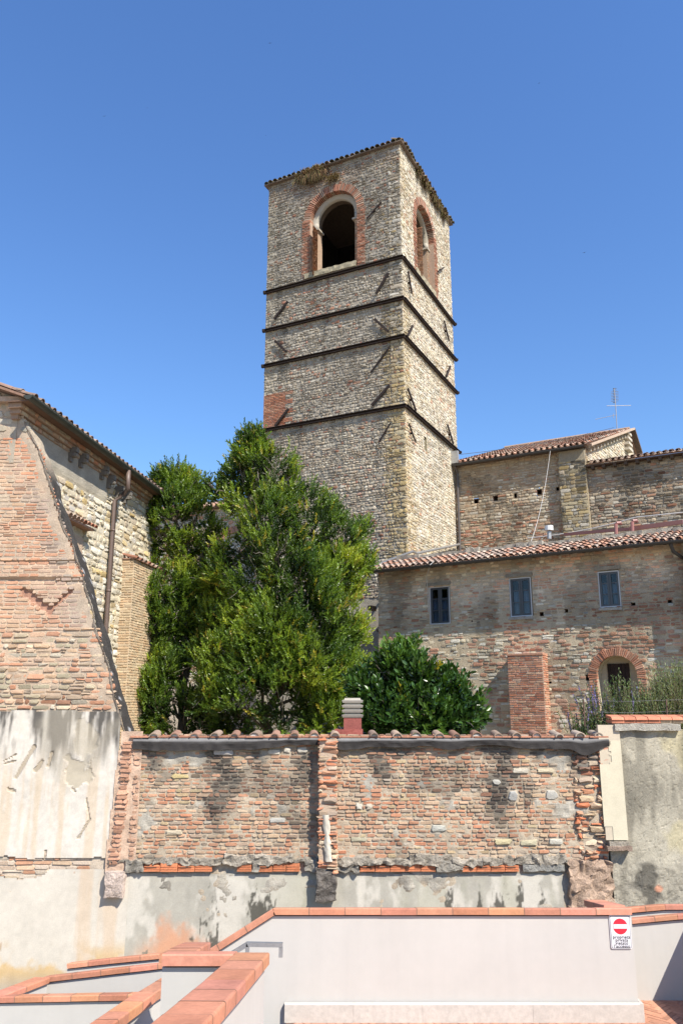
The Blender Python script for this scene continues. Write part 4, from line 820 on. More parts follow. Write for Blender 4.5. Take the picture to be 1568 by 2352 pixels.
# ================================================================= BOUNDARY WALL of exposed brick
bw = thing('boundary_wall', 'broken brick garden wall with half-round tile coping and stained plaster base', 'wall', (.4, 15.5, -2.9))
ux = lambda dx, dy=1850: FB.hit(dx, dy)[0]
uz = lambda dy, dx=800: FB.hit(dx, dy)[1]
zt0 = uz(1692); zl1 = uz(1972); zl0 = uz(2002); wl = ux(300); wr = ux(1388)
streaks = [(ux(505), .22, 2.0), (ux(700), .16, 1.2), (ux(880), .18, 1.0), (ux(1150), .2, 2.0), (ux(345), .12, .8), (ux(1240), .10, .5), (ux(1340), .22, .9), (ux(900), .3, .7), (ux(1050), .12, .4)]
def stain(u, z):
    s = np.zeros(np.shape(u))
    for c_, wd, ln in streaks:
        s = np.maximum(s, np.exp(-((u - c_ + .10 * (2 * fbm(u * .5, z * 1.4, 2) - 1)) / wd) ** 2) * sst(zt0 - ln, zt0 - ln * .3, z))
    n = fbm(u * 3.2, z * 2.4, 6); top = sst(zt0 - .7, zt0, z) * .5
    return np.clip((s * 1.2 + top * .45) * 2.2 * sst(.34, .54, n) + .6 * sst(.60, .70, fbm(u * 1.7 + 5, z * 1.7, 3)), 0, 1)
def colB(u, z, R):
    c = pick(PINK, R[:, 0], R[:, 1], .16); c = mixc(c, OR * (.85 + .4 * R[:, 1:2]), (R[:, 7] < .09 + .16 * sst(.5, .6, fbm(u, z * 2, 4))) * .6)
    c = mixc(c, pick(GREY, R[:, 2], R[:, 1]) * 1.1, (R[:, 3] < .10) * .9); c = mixc(c, np.array((.52, .44, .26)), ((R[:, 3] > .955)) * .8)
    c = mixc(c, np.array((.42, .315, .22)), .22)
    return mixc(c * np.array((.98, .94, .92)), np.array((.07, .063, .055)), np.clip(stain(u, z) * 1.08 * (.5 + .6 * R[:, 6]), 0, .95))
def mB(U, Z):
    n = fbm(U * 4, Z * 4, 2); n3 = sst(.63, .73, fbm(U * 1.9 + 7, Z * 2.3, 5))
    c = mixc(np.broadcast_to((.47, .39, .29), U.shape + (3,)), np.broadcast_to((.42, .385, .32), U.shape + (3,)), n3) * (.75 + .5 * fbm(U * 5, Z * 5, 1))[..., None]
    return .001 + .020 * (2 * n - 1) + .007 * (2 * fbm(U * 14, Z * 16, 6) - 1) + .030 * n3 * fbm(U * 9, Z * 9, 4), mixc(c, np.broadcast_to((.085, .078, .068), c.shape), stain(U, Z) * .75)
rngb = np.random.RandomState(9)
big = [(PL(875 / 1, 350)[0] * 0 + FB.hit(*z7(825, 348))[0], FB.hit(*z7(825, 348))[1], .36, .10, (.50, .40, .20)), (*FB.hit(*z7(1020, 240)), .40, .11, (.45, .43, .40)), (*FB.hit(*z7(1265, 548)), .30, .10, (.44, .42, .37)), (*FB.hit(*z7(795, 605)), .32, .10, (.55, .47, .34)),
       (*FB.hit(*z7(1250, 238)), .26, .11, (.60, .54, .44)), (*FB.hit(*z7(1310, 230)), .14, .13, (.62, .56, .46)), (*FB.hit(*z7(1380, 230)), .20, .12, (.52, .48, .40)), (*FB.hit(*z8(450, 590)), .30, .14, (.47, .46, .40)), (*FB.hit(*z8(85, 640)), .30, .11, (.46, .42, .30)),
       (*FB.hit(*z8(745, 648)), .34, .11, (.50, .43, .26)), (*FB.hit(*z8(860, 655)), .34, .12, (.52, .47, .32)), (*FB.hit(*z8(985, 652)), .26, .12, (.52, .49, .41)), (*FB.hit(*z8(790, 440)), .20, .20, (.42, .41, .38)), (*FB.hit(*z8(965, 435)), .24, .20, (.45, .43, .38)),
       (*FB.hit(*z8(885, 210)), .30, .07, (.50, .40, .22)), (*FB.hit(*z8(585, 195)), .30, .10, (.48, .38, .20)), (*FB.hit(*z8(85, 485)), .13, .12, (.56, .52, .44)), (*FB.hit(*z8(130, 488)), .13, .12, (.54, .48, .38)), (*FB.hit(*z8(940, 325)), .34, .10, (.54, .46, .32)), (*FB.hit(*z8(825, 325)), .32, .10, (.50, .45, .36)), (*FB.hit(*z8(240, 205)), .20, .06, (.52, .52, .50)), (*FB.hit(*z8(715, 375)), .16, .13, (.44, .42, .37))]
def inB(U, Z):
    m = np.ones(np.shape(U), bool)
    for a, b, l, h, c_ in big: m &= ~((np.abs(U - a) < l / 2) & (np.abs(Z - b) < h / 2))
    return m & ~((fbm(U * 1.9 + 7, Z * 2.3, 5) + .18 * (vn(U * 11, Z * 14, 2) - .5) > .72)) & ~(U > ux(1330) + .25 * (fbm(U, Z * 3, 2) - .5))
mb = MB()
masonry(mb, FB, wl, wr, zl1, zt0 + .05, (.058, .080), (.115, .225), inB, colB, 141, relief=(.006, .024), jit=.008, joint=.017, wob=.02, split=0, tilt=.16, cham=.2)
for i, (a, b, l, h, c_) in enumerate(big): masonry(mb, FB, a - l / 2, a + l / 2, b - h / 2, b + h / 2, (h, h + .001), (l * 1.3, l * 1.4), None, lambda u, z, R: np.tile(np.asarray(c_), (len(u), 1)), 150 + i, relief=(.03, .045), jit=.012, joint=.016, dome=.3, split=0)
masonry(mb, FB, ux(1318), wr, uz(2090), zt0, (.07, .14), (.12, .3), lambda U, Z: (Z > zl1) | (U > ux(1300)), lambda u, z, R: mixc(mixc(pick(PINK, R[:, 0], R[:, 1]), OR, R[:, 3] < .25), np.array((.12, .10, .085)), stain(u, z) * .7), 171, relief=(.0, .09), jit=.02, joint=.02, dome=.6, tilt=.5)
sheet(mb, FB, wl - .1, wr, zbot, zt0, .04, mB)
mb.box(FB, wl, wr, -.38, -.05, zbot, zt0, (.4, .33, .25))
mb.build('brickwork', M_brick, bw)
# broken pilaster at the left: two toothed ridges
def ridge(mb, path, wd, dep, seed, colr):
    rg = np.random.RandomState(seed); z = path[-1][1]; zz = np.array([p[1] for p in path])[::-1]; uu = np.array([p[0] for p in path])[::-1]
    while z < path[0][1] - .03:
        h = rg.uniform(.06, .09); u = np.interp(z, zz, uu); l = wd * rg.uniform(.75, 1.25); masonry(mb, FB.off(rg.uniform(0, dep * .35)), u - l / 2, u + l / 2, z, z + h, (h, h + .001), (wd * .8, wd * 1.6), None, lambda a, b, R: np.tile(np.asarray(colr) * rg.uniform(.75, 1.2), (len(a), 1)), rg.randint(9999), relief=(dep * .5, dep), jit=.012, joint=.008, split=0, base=-.12, tilt=.3); z += h
mb = MB(); ridge(mb, [FB.hit(295, 1705), FB.hit(287, 1800), FB.hit(275, 1900), FB.hit(262, 1985)], .20, .085, 181, (.52, .29, .19)); ridge(mb, [FB.hit(316, 1700), FB.hit(312, 1850), FB.hit(302, 1985)], .12, .065, 182, (.55, .34, .23))
sheet(mb, FB, ux(240), ux(325), zl0, zt0 + .1, .035, lambda U, Z: (.03 + .03 * fbm(U * 8, Z * 8, 2), np.broadcast_to((.56, .40, .29), U.shape + (3,)) * (.7 + .6 * fbm(U * 6, Z * 6, 4))[..., None]), lambda U, Z: (U > pel(Z) - .02) & (U < ux(322)))
mb.build('broken_pilaster', M_brick, bw)
# middle pilaster, proud of the wall
u0, u1 = ux(731), ux(774); PDp = .22
colPi = lambda u, z, R: mixc(mixc(pick(PINK, R[:, 0], R[:, 1], .2), OR, (R[:, 3] < .35) * .8), np.array((.10, .09, .08)), stain(u, z) * .5)
mb = MB(); masonry(mb, FB.off(PDp), u0, u1, zl0, zt0 - .03, (.062, .10), (.16, .32), None, colPi, 191, relief=(-.02, .06), jit=.014, joint=.016, dome=.4, tilt=.5)
mb.box(FB, u0 + .02, u1 - .02, -.1, PDp - .005, zl0, zt0 - .05, (.50, .38, .28))
masonry(mb, Fr(FB.plan(u0 + .02, 0), 180), 0, PDp, zl0, zt0 - .03, (.065, .08), (.15, .2), None, colPi, 192, relief=(0, .03), jit=.01); masonry(mb, Fr(FB.plan(u1 - .02, PDp), 0), 0, PDp, zl0, zt0 - .03, (.065, .08), (.15, .2), None, colPi, 193, relief=(0, .03), jit=.01)
mb.build('pilaster', M_brick, bw)
mb = MB(); pa_ = [(FB.hit(*z7(1468, 515))), (FB.hit(*z7(1478, 610))), (FB.hit(*z7(1490, 725)))]
zz = np.linspace(pa_[2][1], pa_[0][1], 30); uu = np.linspace(-1, 1, 8); ZZ, QQ = np.meshgrid(zz, uu, indexing='ij'); tt = (ZZ - zz[0]) / (zz[-1] - zz[0]); hw = .035 + .08 * fbm(ZZ * 7, QQ * 0, 1) * (1 - .5 * tt); UU = u0 + .20 - .06 * tt + hw * QQ + .03 * (fbm(ZZ * 8, QQ, 2) - .5)
mb.grid(FB.P(UU, PDp + .055 - .03 * QQ ** 2 + .02 * fbm(ZZ * 9, QQ * 2, 3), ZZ), None, np.broadcast_to((.58, .53, .44), ZZ.shape + (3,)) * (.75 + .5 * fbm(ZZ * 7, QQ * 3, 4))[..., None], True); mb.build('plaster_remnant', M_plaster, bw)
# rough concrete ledge with broken hollow clay blocks
mb = MB(); rg = np.random.RandomState(6); x = ux(250, 1980); xe = ux(1300, 1980); i = 0
while x < xe:
    l = rg.uniform(.35, .9); rough_box(mb, FB, x, min(x + l, xe), -.05, .06 + rg.uniform(0, .06), uz(1983) + rg.uniform(-.04, .03), uz(1968) + rg.uniform(-.06, .05), .035, .04, np.array((.38, .335, .27)) * rg.uniform(.75, 1.15), .5, i); x += l; i += 1
for a, b in ((290, 332), (700, 730), (775, 825), (1000, 1058), (580, 596)): rough_box(mb, FB, ux(a, 1990), ux(b, 1990), -.05, .10, uz(2000), uz(1975), .035, .03, (.33, .30, .25), .45, a)
rough_box(mb, FB, ux(1192), ux(1285), -.05, .07, uz(1999), uz(1984), .05, .015, (.30, .29, .26), .3, 5)
rough_box(mb, FB, ux(1293), wr, -.05, .13, uz(2090), uz(1975), .05, .05, (.46, .33, .24), .45, 9)
mb.build('concrete_ledge', M_rough, bw)
def hollow(a, b, sd_):
    rg = np.random.RandomState(sd_); x0 = ux(a, 1990); x1 = ux(b, 1990); n = max(1, round((x1 - x0) / .29)); zA_, zB_ = uz(2000), uz(1982)
    for i in range(n):
        p = x0 + (x1 - x0) * i / n; q = x0 + (x1 - x0) * (i + 1) / n - .012; mb = MB(); c = np.array((.60, .215, .10)) * rg.uniform(.85, 1.12); brokn = rg.rand() < .4; d = .075 + rg.uniform(-.02, .02)
        h = zB_ - zA_; j = rg.uniform(-.02, .02, 4)
        mb.add(FB.P(np.array([p, q, q, p, p, q, q, p]), np.array([d, d, -.02, -.02, d - (.05 if brokn else .01), d, -.02, -.02]), np.array([zA_, zA_, zA_, zA_, zB_ + j[0] * .5, zB_ - (.05 if brokn else 0), zB_, zB_])), [[[0, 1, 5, 4], [1, 2, 6, 5], [3, 0, 4, 7], [4, 5, 6, 7], [3, 2, 1, 0]]], c)
        for t in (.33, .66): mb.box(FB, p + .008, q - .008, d - .03, d + .006, zA_ + h * t - .008, zA_ + h * t + .004, c * .9)
        if brokn: mb.box(FB, p + .05, q - .06, d - .02, d + .004, zA_ + h * .45, zA_ + h * .7, (.12, .06, .04))
        mb.build('hollow_block', M_tile, bw)
for k, (a, b) in enumerate(((332, 490), (546, 580), (596, 690), (826, 1000), (1060, 1190))): hollow(a, b, 200 + k)
mb = MB(); rough_box(mb, FB, ux(247, 2020), ux(290, 2020), -.05, .16, uz(2058), uz(1998), .03, .02, (.58, .47, .40), .25, 2); mb.build('beam_stub', M_rough, bw)
mb = MB(); rough_box(mb, FB, ux(727, 2020), ux(771, 2020), -.05, .24, uz(2062), uz(1988), .03, .03, (.17, .15, .13), .6, 8); mb.build('beam_stub', M_rough, bw)
# stained plaster base
drk = [(ux(480, 2100), .16, 1.1, -1.3), (ux(520, 2100), .10, .6, -1.9), (ux(400, 2100), .08, .5, -1.7), (ux(435, 2100), .12, .7, -1.7), (ux(1030, 2050), .12, .8, -.7), (ux(1150, 2050), .16, .6, -.7), (ux(1100, 2050), .06, .5, -.7), (ux(1190, 2050), .06, .6, -.6), (ux(1245, 2050), .07, .5, -.6), (ux(600, 2050), .25, .4, -.5)]
def plasterC(U, Z):
    n = fbm(U * 1.2, Z * 1.2, 1); n2 = fbm(U * 6, Z * 6, 3); n4 = fbm(U * 9, Z * 5, 6); c = np.broadcast_to((.44, .415, .35), U.shape + (3,)) * (.72 + .3 * n + .26 * n4)[..., None]
    c = mixc(c, np.broadcast_to((.62, .58, .50), c.shape), sst(.44, .58, .65 * fbm(U * 2.4, Z * .8, 2) + .35 * n4) * .85)
    grn = sst(.45, .62, fbm(U * 1.4 + 9, Z * .6, 4)) * sst(ux(560), ux(700), U) * .5; c = mixc(c, np.broadcast_to((.38, .37, .27), c.shape), grn)
    pk = sst(.40, .54, .7 * fbm(U * 1.5 + 2, Z * 1.3, 5) + .3 * fbm(U * 7, Z * 4, 3)) * sst(ux(300), ux(380), U) * sst(ux(640), ux(560), U) * sst(-.8, -1.3, Z); c = mixc(c, np.broadcast_to((.64, .36, .22), c.shape), np.clip(pk * 1.2, 0, .85))
    for bx, by, rr in ((430, 2200, .55), (390, 2150, .3), (545, 2230, .35), (340, 2240, .3)):
        d = np.hypot((U - ux(bx, by)) / rr, (Z - uz(by, bx)) / (rr * 1.3)) + 2.0 * (.6 * fbm(U * 4, Z * 3, 2) + .4 * fbm(U * 12, Z * 9, 5) - .5); c = mixc(c, np.broadcast_to((.62, .33, .20), c.shape), .8 * sst(1.0, .2, d))
    s = np.zeros(U.shape)
    for a, wd, ln, zc in drk: s = np.maximum(s, np.exp(-((U - a + .08 * (2 * fbm(U, Z * 2, 2) - 1)) / wd) ** 2 - ((Z - zc) / ln) ** 2))
    c = mixc(c, np.broadcast_to((.075, .07, .055), c.shape), .9 * sst(.30, .80, s * 1.0 + 3.4 * (.5 * fbm(U * 9, Z * 1.6, 6) + .5 * fbm(U * 26, Z * 12, 3) - .5)) * sst(.05, .3, s)); c = mixc(c, np.broadcast_to((.2, .19, .16), c.shape), sst(.12, .0, zl0 - Z) * .45)
    return .012 + .007 * (2 * n - 1) + .004 * n2, c
mb = MB(); sheet(mb, FB, ux(292, 2050), ux(1293, 2050), zbot, zl0 + .02, .02, plasterC, lambda U, Z: Z < zl0 - .02 - .22 * np.exp(-((U - ux(975, 2010)) / .14) ** 2) - .03 * vn(U * 5, Z * 0, 1)); mb.build('plaster_base', M_plaster, bw)
# half-round tiles bedded on top
ztile = uz(1688); rg = np.random.RandomState(31); mb = MB()
mb.box(FB, ux(290), ux(1402), -.50, .0, zt0 + .0, ztile - .045, (.60, .57, .50))
x = ux(292)
while x < ux(1398): l = .36 + rg.uniform(-.02, .02); mb.box(FB, x + .004, x + l - .004, -.45, .075 + rg.uniform(-.02, .02), ztile - .045, ztile - .018, np.array((.46, .22, .14)) * rg.uniform(.8, 1.2)); x += l
mb.build('coping_slab', M_tile, bw)
for dx in list(range(356, 800, 46)) + [860, 912, 957, 1005, 1048, 1093, 1140, 1185, 1230, 1278, 1325, 1372]:
    mb = MB(); u = ux(dx, 1680) + rg.uniform(-.02, .02); barrel(mb, FB.P(u, .10 + rg.uniform(-.03, .03), ztile - .03 + rg.uniform(-.01, .012)), FB.P(u + rg.uniform(-.03, .03), -.34, ztile + .02), .092 + rg.uniform(-.012, .008), .08, (0, 0, 1), pick([(.38, .28, .21), (.36, .21, .15), (.42, .34, .27), (.30, .22, .17)], rg.rand(1), rg.rand(1), .2)[0], 8, .02)
    mb.add(FB.P(u + .075 * np.cos(np.linspace(0, math.pi, 7)), np.full(7, .06), ztile - .025 + .055 * np.sin(np.linspace(0, math.pi, 7))), [[list(range(7))]], (.52, .50, .45)); mb.build('coping_tile', M_tile, bw)
mb = MB(); us_ = np.linspace(ux(300), ux(1405), 260); low = .085 + .06 * vn(us_ * 1.1, us_ * 0, 2) + .025 * vn(us_ * 6, us_ * 0, 4) + .05 * np.exp(-((us_ - ux(420)) / .9) ** 2) + .06 * np.exp(-((us_ - ux(1040)) / .35) ** 2) + .10 * np.exp(-((us_ - ux(1350)) / .25) ** 2) + .07 * np.exp(-((us_ - ux(800)) / .3) ** 2)
T = np.linspace(0, 1, 7); UU, TT = np.meshgrid(us_, T, indexing='ij'); LO = np.broadcast_to(low[:, None], TT.shape)
fold = .035 * (2 * vn(UU * 3.5, TT * 1.2, 5) - 1) + .02 * (2 * vn(UU * 9, TT * 2, 3) - 1)
hl = .16 + .16 * vn(UU * .8, UU * 0, 6)
mb.grid(FB.P(UU, .095 + .02 * TT + .7 * fold * TT + .012 * vn(UU * 11, TT * 4, 1) - .012 * sst(hl, 1.0, TT) - .06 * (1 - sst(0, hl * 1.4, TT)), ztile - .05 - LO * TT * 1.3), None, mixc(np.broadcast_to((.22, .215, .21), TT.shape + (3,)), np.broadcast_to((.04, .036, .034), TT.shape + (3,)), sst(hl - .08, hl + .08, TT)), True)  # painted light: pale where the felt tilts upward, dark on the hanging drape
mb.build('membrane', M_felt, bw, False)
# chimney standing on the wall
ch = thing('chimney', 'small grey louvred concrete chimney on a red base above the brick wall', 'chimney', (ux(810), 15.75, zt0))
u0, z0_ = FB.hit(788, 1668, -.25); u1, _ = FB.hit(831, 1668, -.25); _, zc1 = FB.hit(800, 1603, -.25); zc0 = FB.hit(800, 1648, -.25)[1]
fc = FB.off(-.25); mb = MB(); mb.box(fc, u0 + .01, u1 - .01, -.32, .0, z0_ - .15, zc0 - .003, (.27, .085, .07)); rough_box(mb, fc, u0 - .16, u1 + .01, -.3, .06, z0_ - .16, z0_ - .06, .05, .012, (.33, .10, .08), .3, 3); mb.build('base', M_tile, ch)
hh = (zc1 - zc0) / 4
for i in range(4):
    mb = MB(); zq = zc0 + i * hh; q = .0 if i < 3 else -.01
    V = []
    for (dz, g) in ((0, .012), (.5 * hh, .03), (.62 * hh, -.02), (hh * .98, -.03)): V += list(fc.P(np.array([u0 - g, u1 + g, u1 + g, u0 - g]), np.array([.0 + g, .0 + g, -.32 - g, -.32 - g]), np.full(4, zq + dz)))
    Q = [[4 * k + j, 4 * k + (j + 1) % 4, 4 * k + 4 + (j + 1) % 4, 4 * k + 4 + j] for k in range(3) for j in range(4)] + [[3, 2, 1, 0], [12, 13, 14, 15]]
    mb.add(V, [Q], np.array((.38, .35, .30)) * (.85 + .1 * i)); mb.build('louvre_block', M_trav, ch)

# ================================================================= RENDERED WALL at the right
rw = thing('rendered_wall', 'rough grey rendered wall with cream pilaster and red brick coping at right', 'wall', (6.3, 15.5, -2.9))
u0, u1 = ux(1388, 1800), 9.5; zcap = uz(1675)
def rend(U, Z):
    n = fbm((U + Z) * 2.2, (Z - U) * 5, 3, 3); n2 = fbm((U + Z) * 3, (Z - U) * 7, 4, 3); c = np.broadcast_to((.40, .365, .285), U.shape + (3,)) * (.7 + .6 * fbm(U * 2, Z * 2, 1))[..., None]
    c = mixc(c, np.broadcast_to((.48, .42, .25), c.shape), sst(.5, .62, fbm(U * 1.6 + 4, Z * 1.2, 5)) * sst(.2, .7, Z) * .6)
    lo = sst(.55, .25, Z + .3 * (fbm(U * 2, Z * 2, 6) - .5)); c = mixc(c, np.broadcast_to((.33, .30, .24), c.shape), lo * .6)
    c = mixc(c, np.broadcast_to((.08, .074, .062), c.shape), sst(.55, .66, fbm(U * 2.2 + 1, Z * 2.2, 2)) * lo * .8); c = mixc(c, np.broadcast_to((.20, .19, .17), c.shape), sst(zcap - .35, zcap - .05, Z) * sst(.45, .6, n) * .5); c = c * (1 - .35 * sst(.5, .62, fbm(U * 3, Z * .6, 4)))[..., None]
    for a, b, r in ((ux(1510, 2040), uz(2040), .06), (ux(1385, 1725), uz(1725), .1), (ux(1395, 2000), uz(2000), .07)): c = mixc(c, np.broadcast_to((.56, .28, .18), c.shape), sst(r * 1.2, r * .8, np.hypot(U - a, Z - b) + .06 * (n - .5)))
    st = np.abs(n2 - .5)
    return .01 + .026 * n + .008 * sst(.04, .0, st) * -1 + .05 * lo * fbm(U * 6, Z * 6, 7), c
mb = MB(); sheet(mb, FB, u0, u1, zbot, zcap, .026, rend); mb.box(FB, u0, u1, -.35, -.03, zbot, zcap, (.45, .40, .3)); mb.build('render', M_rend, rw)
mb = MB(); a, b = ux(1376, 1800), ux(1428, 1800)
def cr(U, Z): return .085 + .004 * fbm(U * 3, Z * 3, 2), np.broadcast_to((.62, .56, .42), U.shape + (3,)) * (.9 + .2 * fbm(U * 3, Z * 3, 1))[..., None]
sheet(mb, FB, a, b, uz(1928), uz(1700), .04, cr, lambda U, Z: ~((Z > uz(1755)) & (U < a + .16 + .1 * fbm(U * 5, Z * 7, 2))) & ~((Z < uz(1895)) & (U < a + .15))); mb.box(FB, a + .02, b, .0, .078, uz(1928), uz(1665), (.58, .50, .38))
masonry(mb, FB.off(.06), a, a + .3, uz(1758), uz(1700), (.1, .14), (.2, .3), None, lambda u, z, R: pick([(.62, .34, .24), (.58, .3, .2)], R[:, 0], R[:, 1]), 221, relief=(.0, .02), jit=.01); mb.build('pilaster', M_plaster, rw)
mb = MB(); rough_box(mb, FB, ux(1385, 1940), ux(1442, 1940), -.02, .22, uz(1950), uz(1940), .05, .02, (.30, .22, .17), .4, 4); rough_box(mb, FB, ux(1392, 1940), ux(1436, 1940), -.02, .18, uz(1940), uz(1930), .05, .02, (.35, .31, .25), .4, 5); mb.build('broken_sill', M_rough, rw)
mb = MB(); rough_box(mb, FB, ux(1406, 1665), ux(1556, 1665), -.3, .12, zcap - .02, uz(1662), .07, .010, (.42, .39, .33), .25, 6); mb.build('concrete_cap', M_rough, rw)
mb = MB(); rg = np.random.RandomState(8); x = ux(1402, 1655); zb0 = uz(1661)
while x < u1:
    l = .23 + rg.uniform(-.02, .02); c = np.array((.56, .22, .13)) * rg.uniform(.85, 1.1)
    if x > ux(1497, 1655): mb.box(FB, x + .004, x + l - .004, -.3, .03, zb0, zb0 + .06, np.array((.55, .40, .26)) * rg.uniform(.8, 1.1))
    else: mb.box(FB, x + .003, x + l - .003, -.3, .04 + rg.uniform(-.01, .01), zb0, zb0 + .065, c * .8)
    dz = rg.uniform(-.008, .01); mb.add(FB.P(np.array([x, x + l - .012, x + l - .012, x, x, x + l - .012, x + l - .012, x]), np.array([.07, .07, -.3, -.3, .03, .03, -.3, -.3]), zb0 + .062 + np.array([0, .0, .04, .04, .055 + dz, .05 - dz, .09, .09])), [[[0, 1, 5, 4], [1, 2, 6, 5], [2, 3, 7, 6], [3, 0, 4, 7], [4, 5, 6, 7], [3, 2, 1, 0]]], c); x += l
mb.build('brick_coping', M_tile, rw)

# ================================================================= WHITE PARAPETS with terracotta coping
COP = np.array((.58, .262, .162)); WHT = (.553, .534, .498)
def cop_run(mb, pts, wd, th, tl, seed, over=.0):
    """coping tiles along a 3-D polyline of top-centre points"""
    rg = np.random.RandomState(seed)
    for k in range(len(pts) - 1):
        a = np.asarray(pts[k], float); b = np.asarray(pts[k + 1], float); L = np.linalg.norm(b - a); d = (b - a) / L; sx = np.cross(d, (0, 0, 1.0)); sx /= np.linalg.norm(sx); up = np.cross(sx, d); n = max(1, round(L / tl))
        for i in range(n):
            p = a + d * (L * i / n + .002); q = a + d * (L * (i + 1) / n - .002); c = COP * rg.uniform(.82, 1.12) * np.array((1, rg.uniform(.93, 1.07), rg.uniform(.9, 1.1))); e = .012; j = rg.uniform(-.0015, .0015)
            prof = [(-wd / 2, -th), (wd / 2, -th), (wd / 2, -e), (wd / 2 - e * .3, -e * .3), (wd / 2 - e, 0), (-wd / 2 + e, 0), (-wd / 2 + e * .3, -e * .3), (-wd / 2, -e)]
            prof = [(x_, y_ - .2 * x_ * sx[1]) for x_, y_ in prof]; V = [o + sx * x_ + up * (y_ + j) for o in (p, q) for x_, y_ in prof]; m = len(prof)
            mb.add(V, [[[s_, (s_ + 1) % m, m + (s_ + 1) % m, m + s_] for s_ in range(m)], [list(range(m))[::-1]], [list(range(m, 2 * m))]], c)
            if i: mb.add([p - d * .007 + sx * x_ * 1.008 + up * (y_ + .0012) for x_, y_ in prof] + [p + d * .004 + sx * x_ * 1.008 + up * (y_ + .0012) for x_, y_ in prof], [[[s_, (s_ + 1) % m, m + (s_ + 1) % m, m + s_] for s_ in range(m)]], (.27, .16, .11))
def wall_run(mb, pts, wd, th, zb0, color=WHT):
    for k in range(len(pts) - 1):
        a = np.asarray(pts[k], float); b = np.asarray(pts[k + 1], float); d = b - a; d[2] = 0; d /= np.linalg.norm(d); sx = np.array((d[1], -d[0], 0)); V = []
        for p in (a, b):
            for s in (-1, 1): q = p + sx * s * wd / 2; V += [(q[0], q[1], zb0), (q[0], q[1], p[2] - th + .004)]
        mb.add(V, [[[0, 4, 5, 1], [2, 3, 7, 6], [1, 5, 7, 3], [0, 1, 3, 2], [4, 6, 7, 5]]], color)
GP = 'white parapet walls with terracotta coping'
def parapet(label, pts, wd=.25, th=.07, zb0=-3.0, tl=.39, seed=1, front=0):
    if front: pts = [(p[0], p[1] + wd / 2, p[2] - .1 * wd) for p in pts]
    t = thing('parapet_wall', label, 'parapet', (pts[0][0], pts[0][1], zb0), GP)
    mb = MB(); wall_run(mb, pts, wd - .07, th, zb0); mb.build('wall', M_white, t); mb = MB(); cop_run(mb, pts, wd, th, tl, seed); mb.build('coping', M_cop, t); return t
def W3(dx, dy, Y): u, z = Fr((0, Y), 90).hit(dx, dy); return (u, Y, z)
# main parapet: level part and the part sloping down to the left
hy = .125; zc_ = FW.hit(1000, 2086)[1]
zc_ -= .025; pR = (FW.hit(1448, 2090)[0] + .01, 9.6 + hy, zc_); pM = (FW.hit(628, 2086)[0], 9.6 + hy, zc_); pS = FW.hit(*zb(690, 300)); slope = (zc_ - pS[1]) / (pM[0] - pS[0]); pS = (pS[0] - .5, 9.6 + hy, pS[1] - .5 * slope)
mp = parapet('long white parapet carrying the no entry sign, coping sloping down at its left end', [pR, pM, pS], seed=4)
mb = MB(); zpt = FW.hit(1000, 2303)[1]; xr = FW.hit(1478, 2345)[0]; fpl = FW; x = -.62; rg = np.random.RandomState(2)
while x < xr - .05:
    l = min(rg.choice([.75, .9, 1.2]), xr - x); c = np.array((.56, .525, .475)) * rg.uniform(.95, 1.05)
    mb.add(fpl.P(np.array([x + .001, x + l - .001] * 4), np.array([.03, .03, .03, .03, .012, .012, -.02, -.02]), np.array([PZ, PZ, zpt - .012, zpt - .012, zpt, zpt, zpt, zpt])), [[[0, 1, 3, 2], [2, 3, 5, 4], [4, 5, 7, 6], [1, 0, 0, 1]][:3]], c); x += l
mb.box(FW, xr - .03, xr, -.26, .0298, PZ, zpt - .001, (.56, .525, .475)); mb.build('plinth', M_trav, mp)
# handrail on the main parapet
hr = thing('handrail', 'grey steel handrail rising beside the near parapet in front of the white wall', 'handrail', W3(*zb(1060, 225), 7.7))
YH = 7.7; hp = [W3(*zb(760, 400), YH), W3(*zb(1053, 222), YH), W3(*zb(1358, 228), YH)]
mb = MB(); GS = (.42, .43, .44)
mb.bar(hp[0], hp[1], .036, .036, (0, 0, 1), GS); mb.bar(np.array(hp[1]) - (.01, 0, 0), np.array(hp[2]) + (.016, 0, 0), .036, .036, (0, 0, 1), GS); mb.build('rail', M_galv, hr)
q = W3(*zb(1358, 340), YH); mb = MB(); mb.bar(np.array(hp[2]) - (0, 0, .02), (hp[2][0], YH, q[2]), .034, .034, (0, 1, 0), GS); mb.build('end_bend', M_galv, hr)
mb = MB(); mb.bar(np.array(hp[1]) - (0, 0, .02), (hp[1][0], YH, PZ - .02), .034, .034, (0, 1, 0), GS); mb.build('post', M_galv, hr)
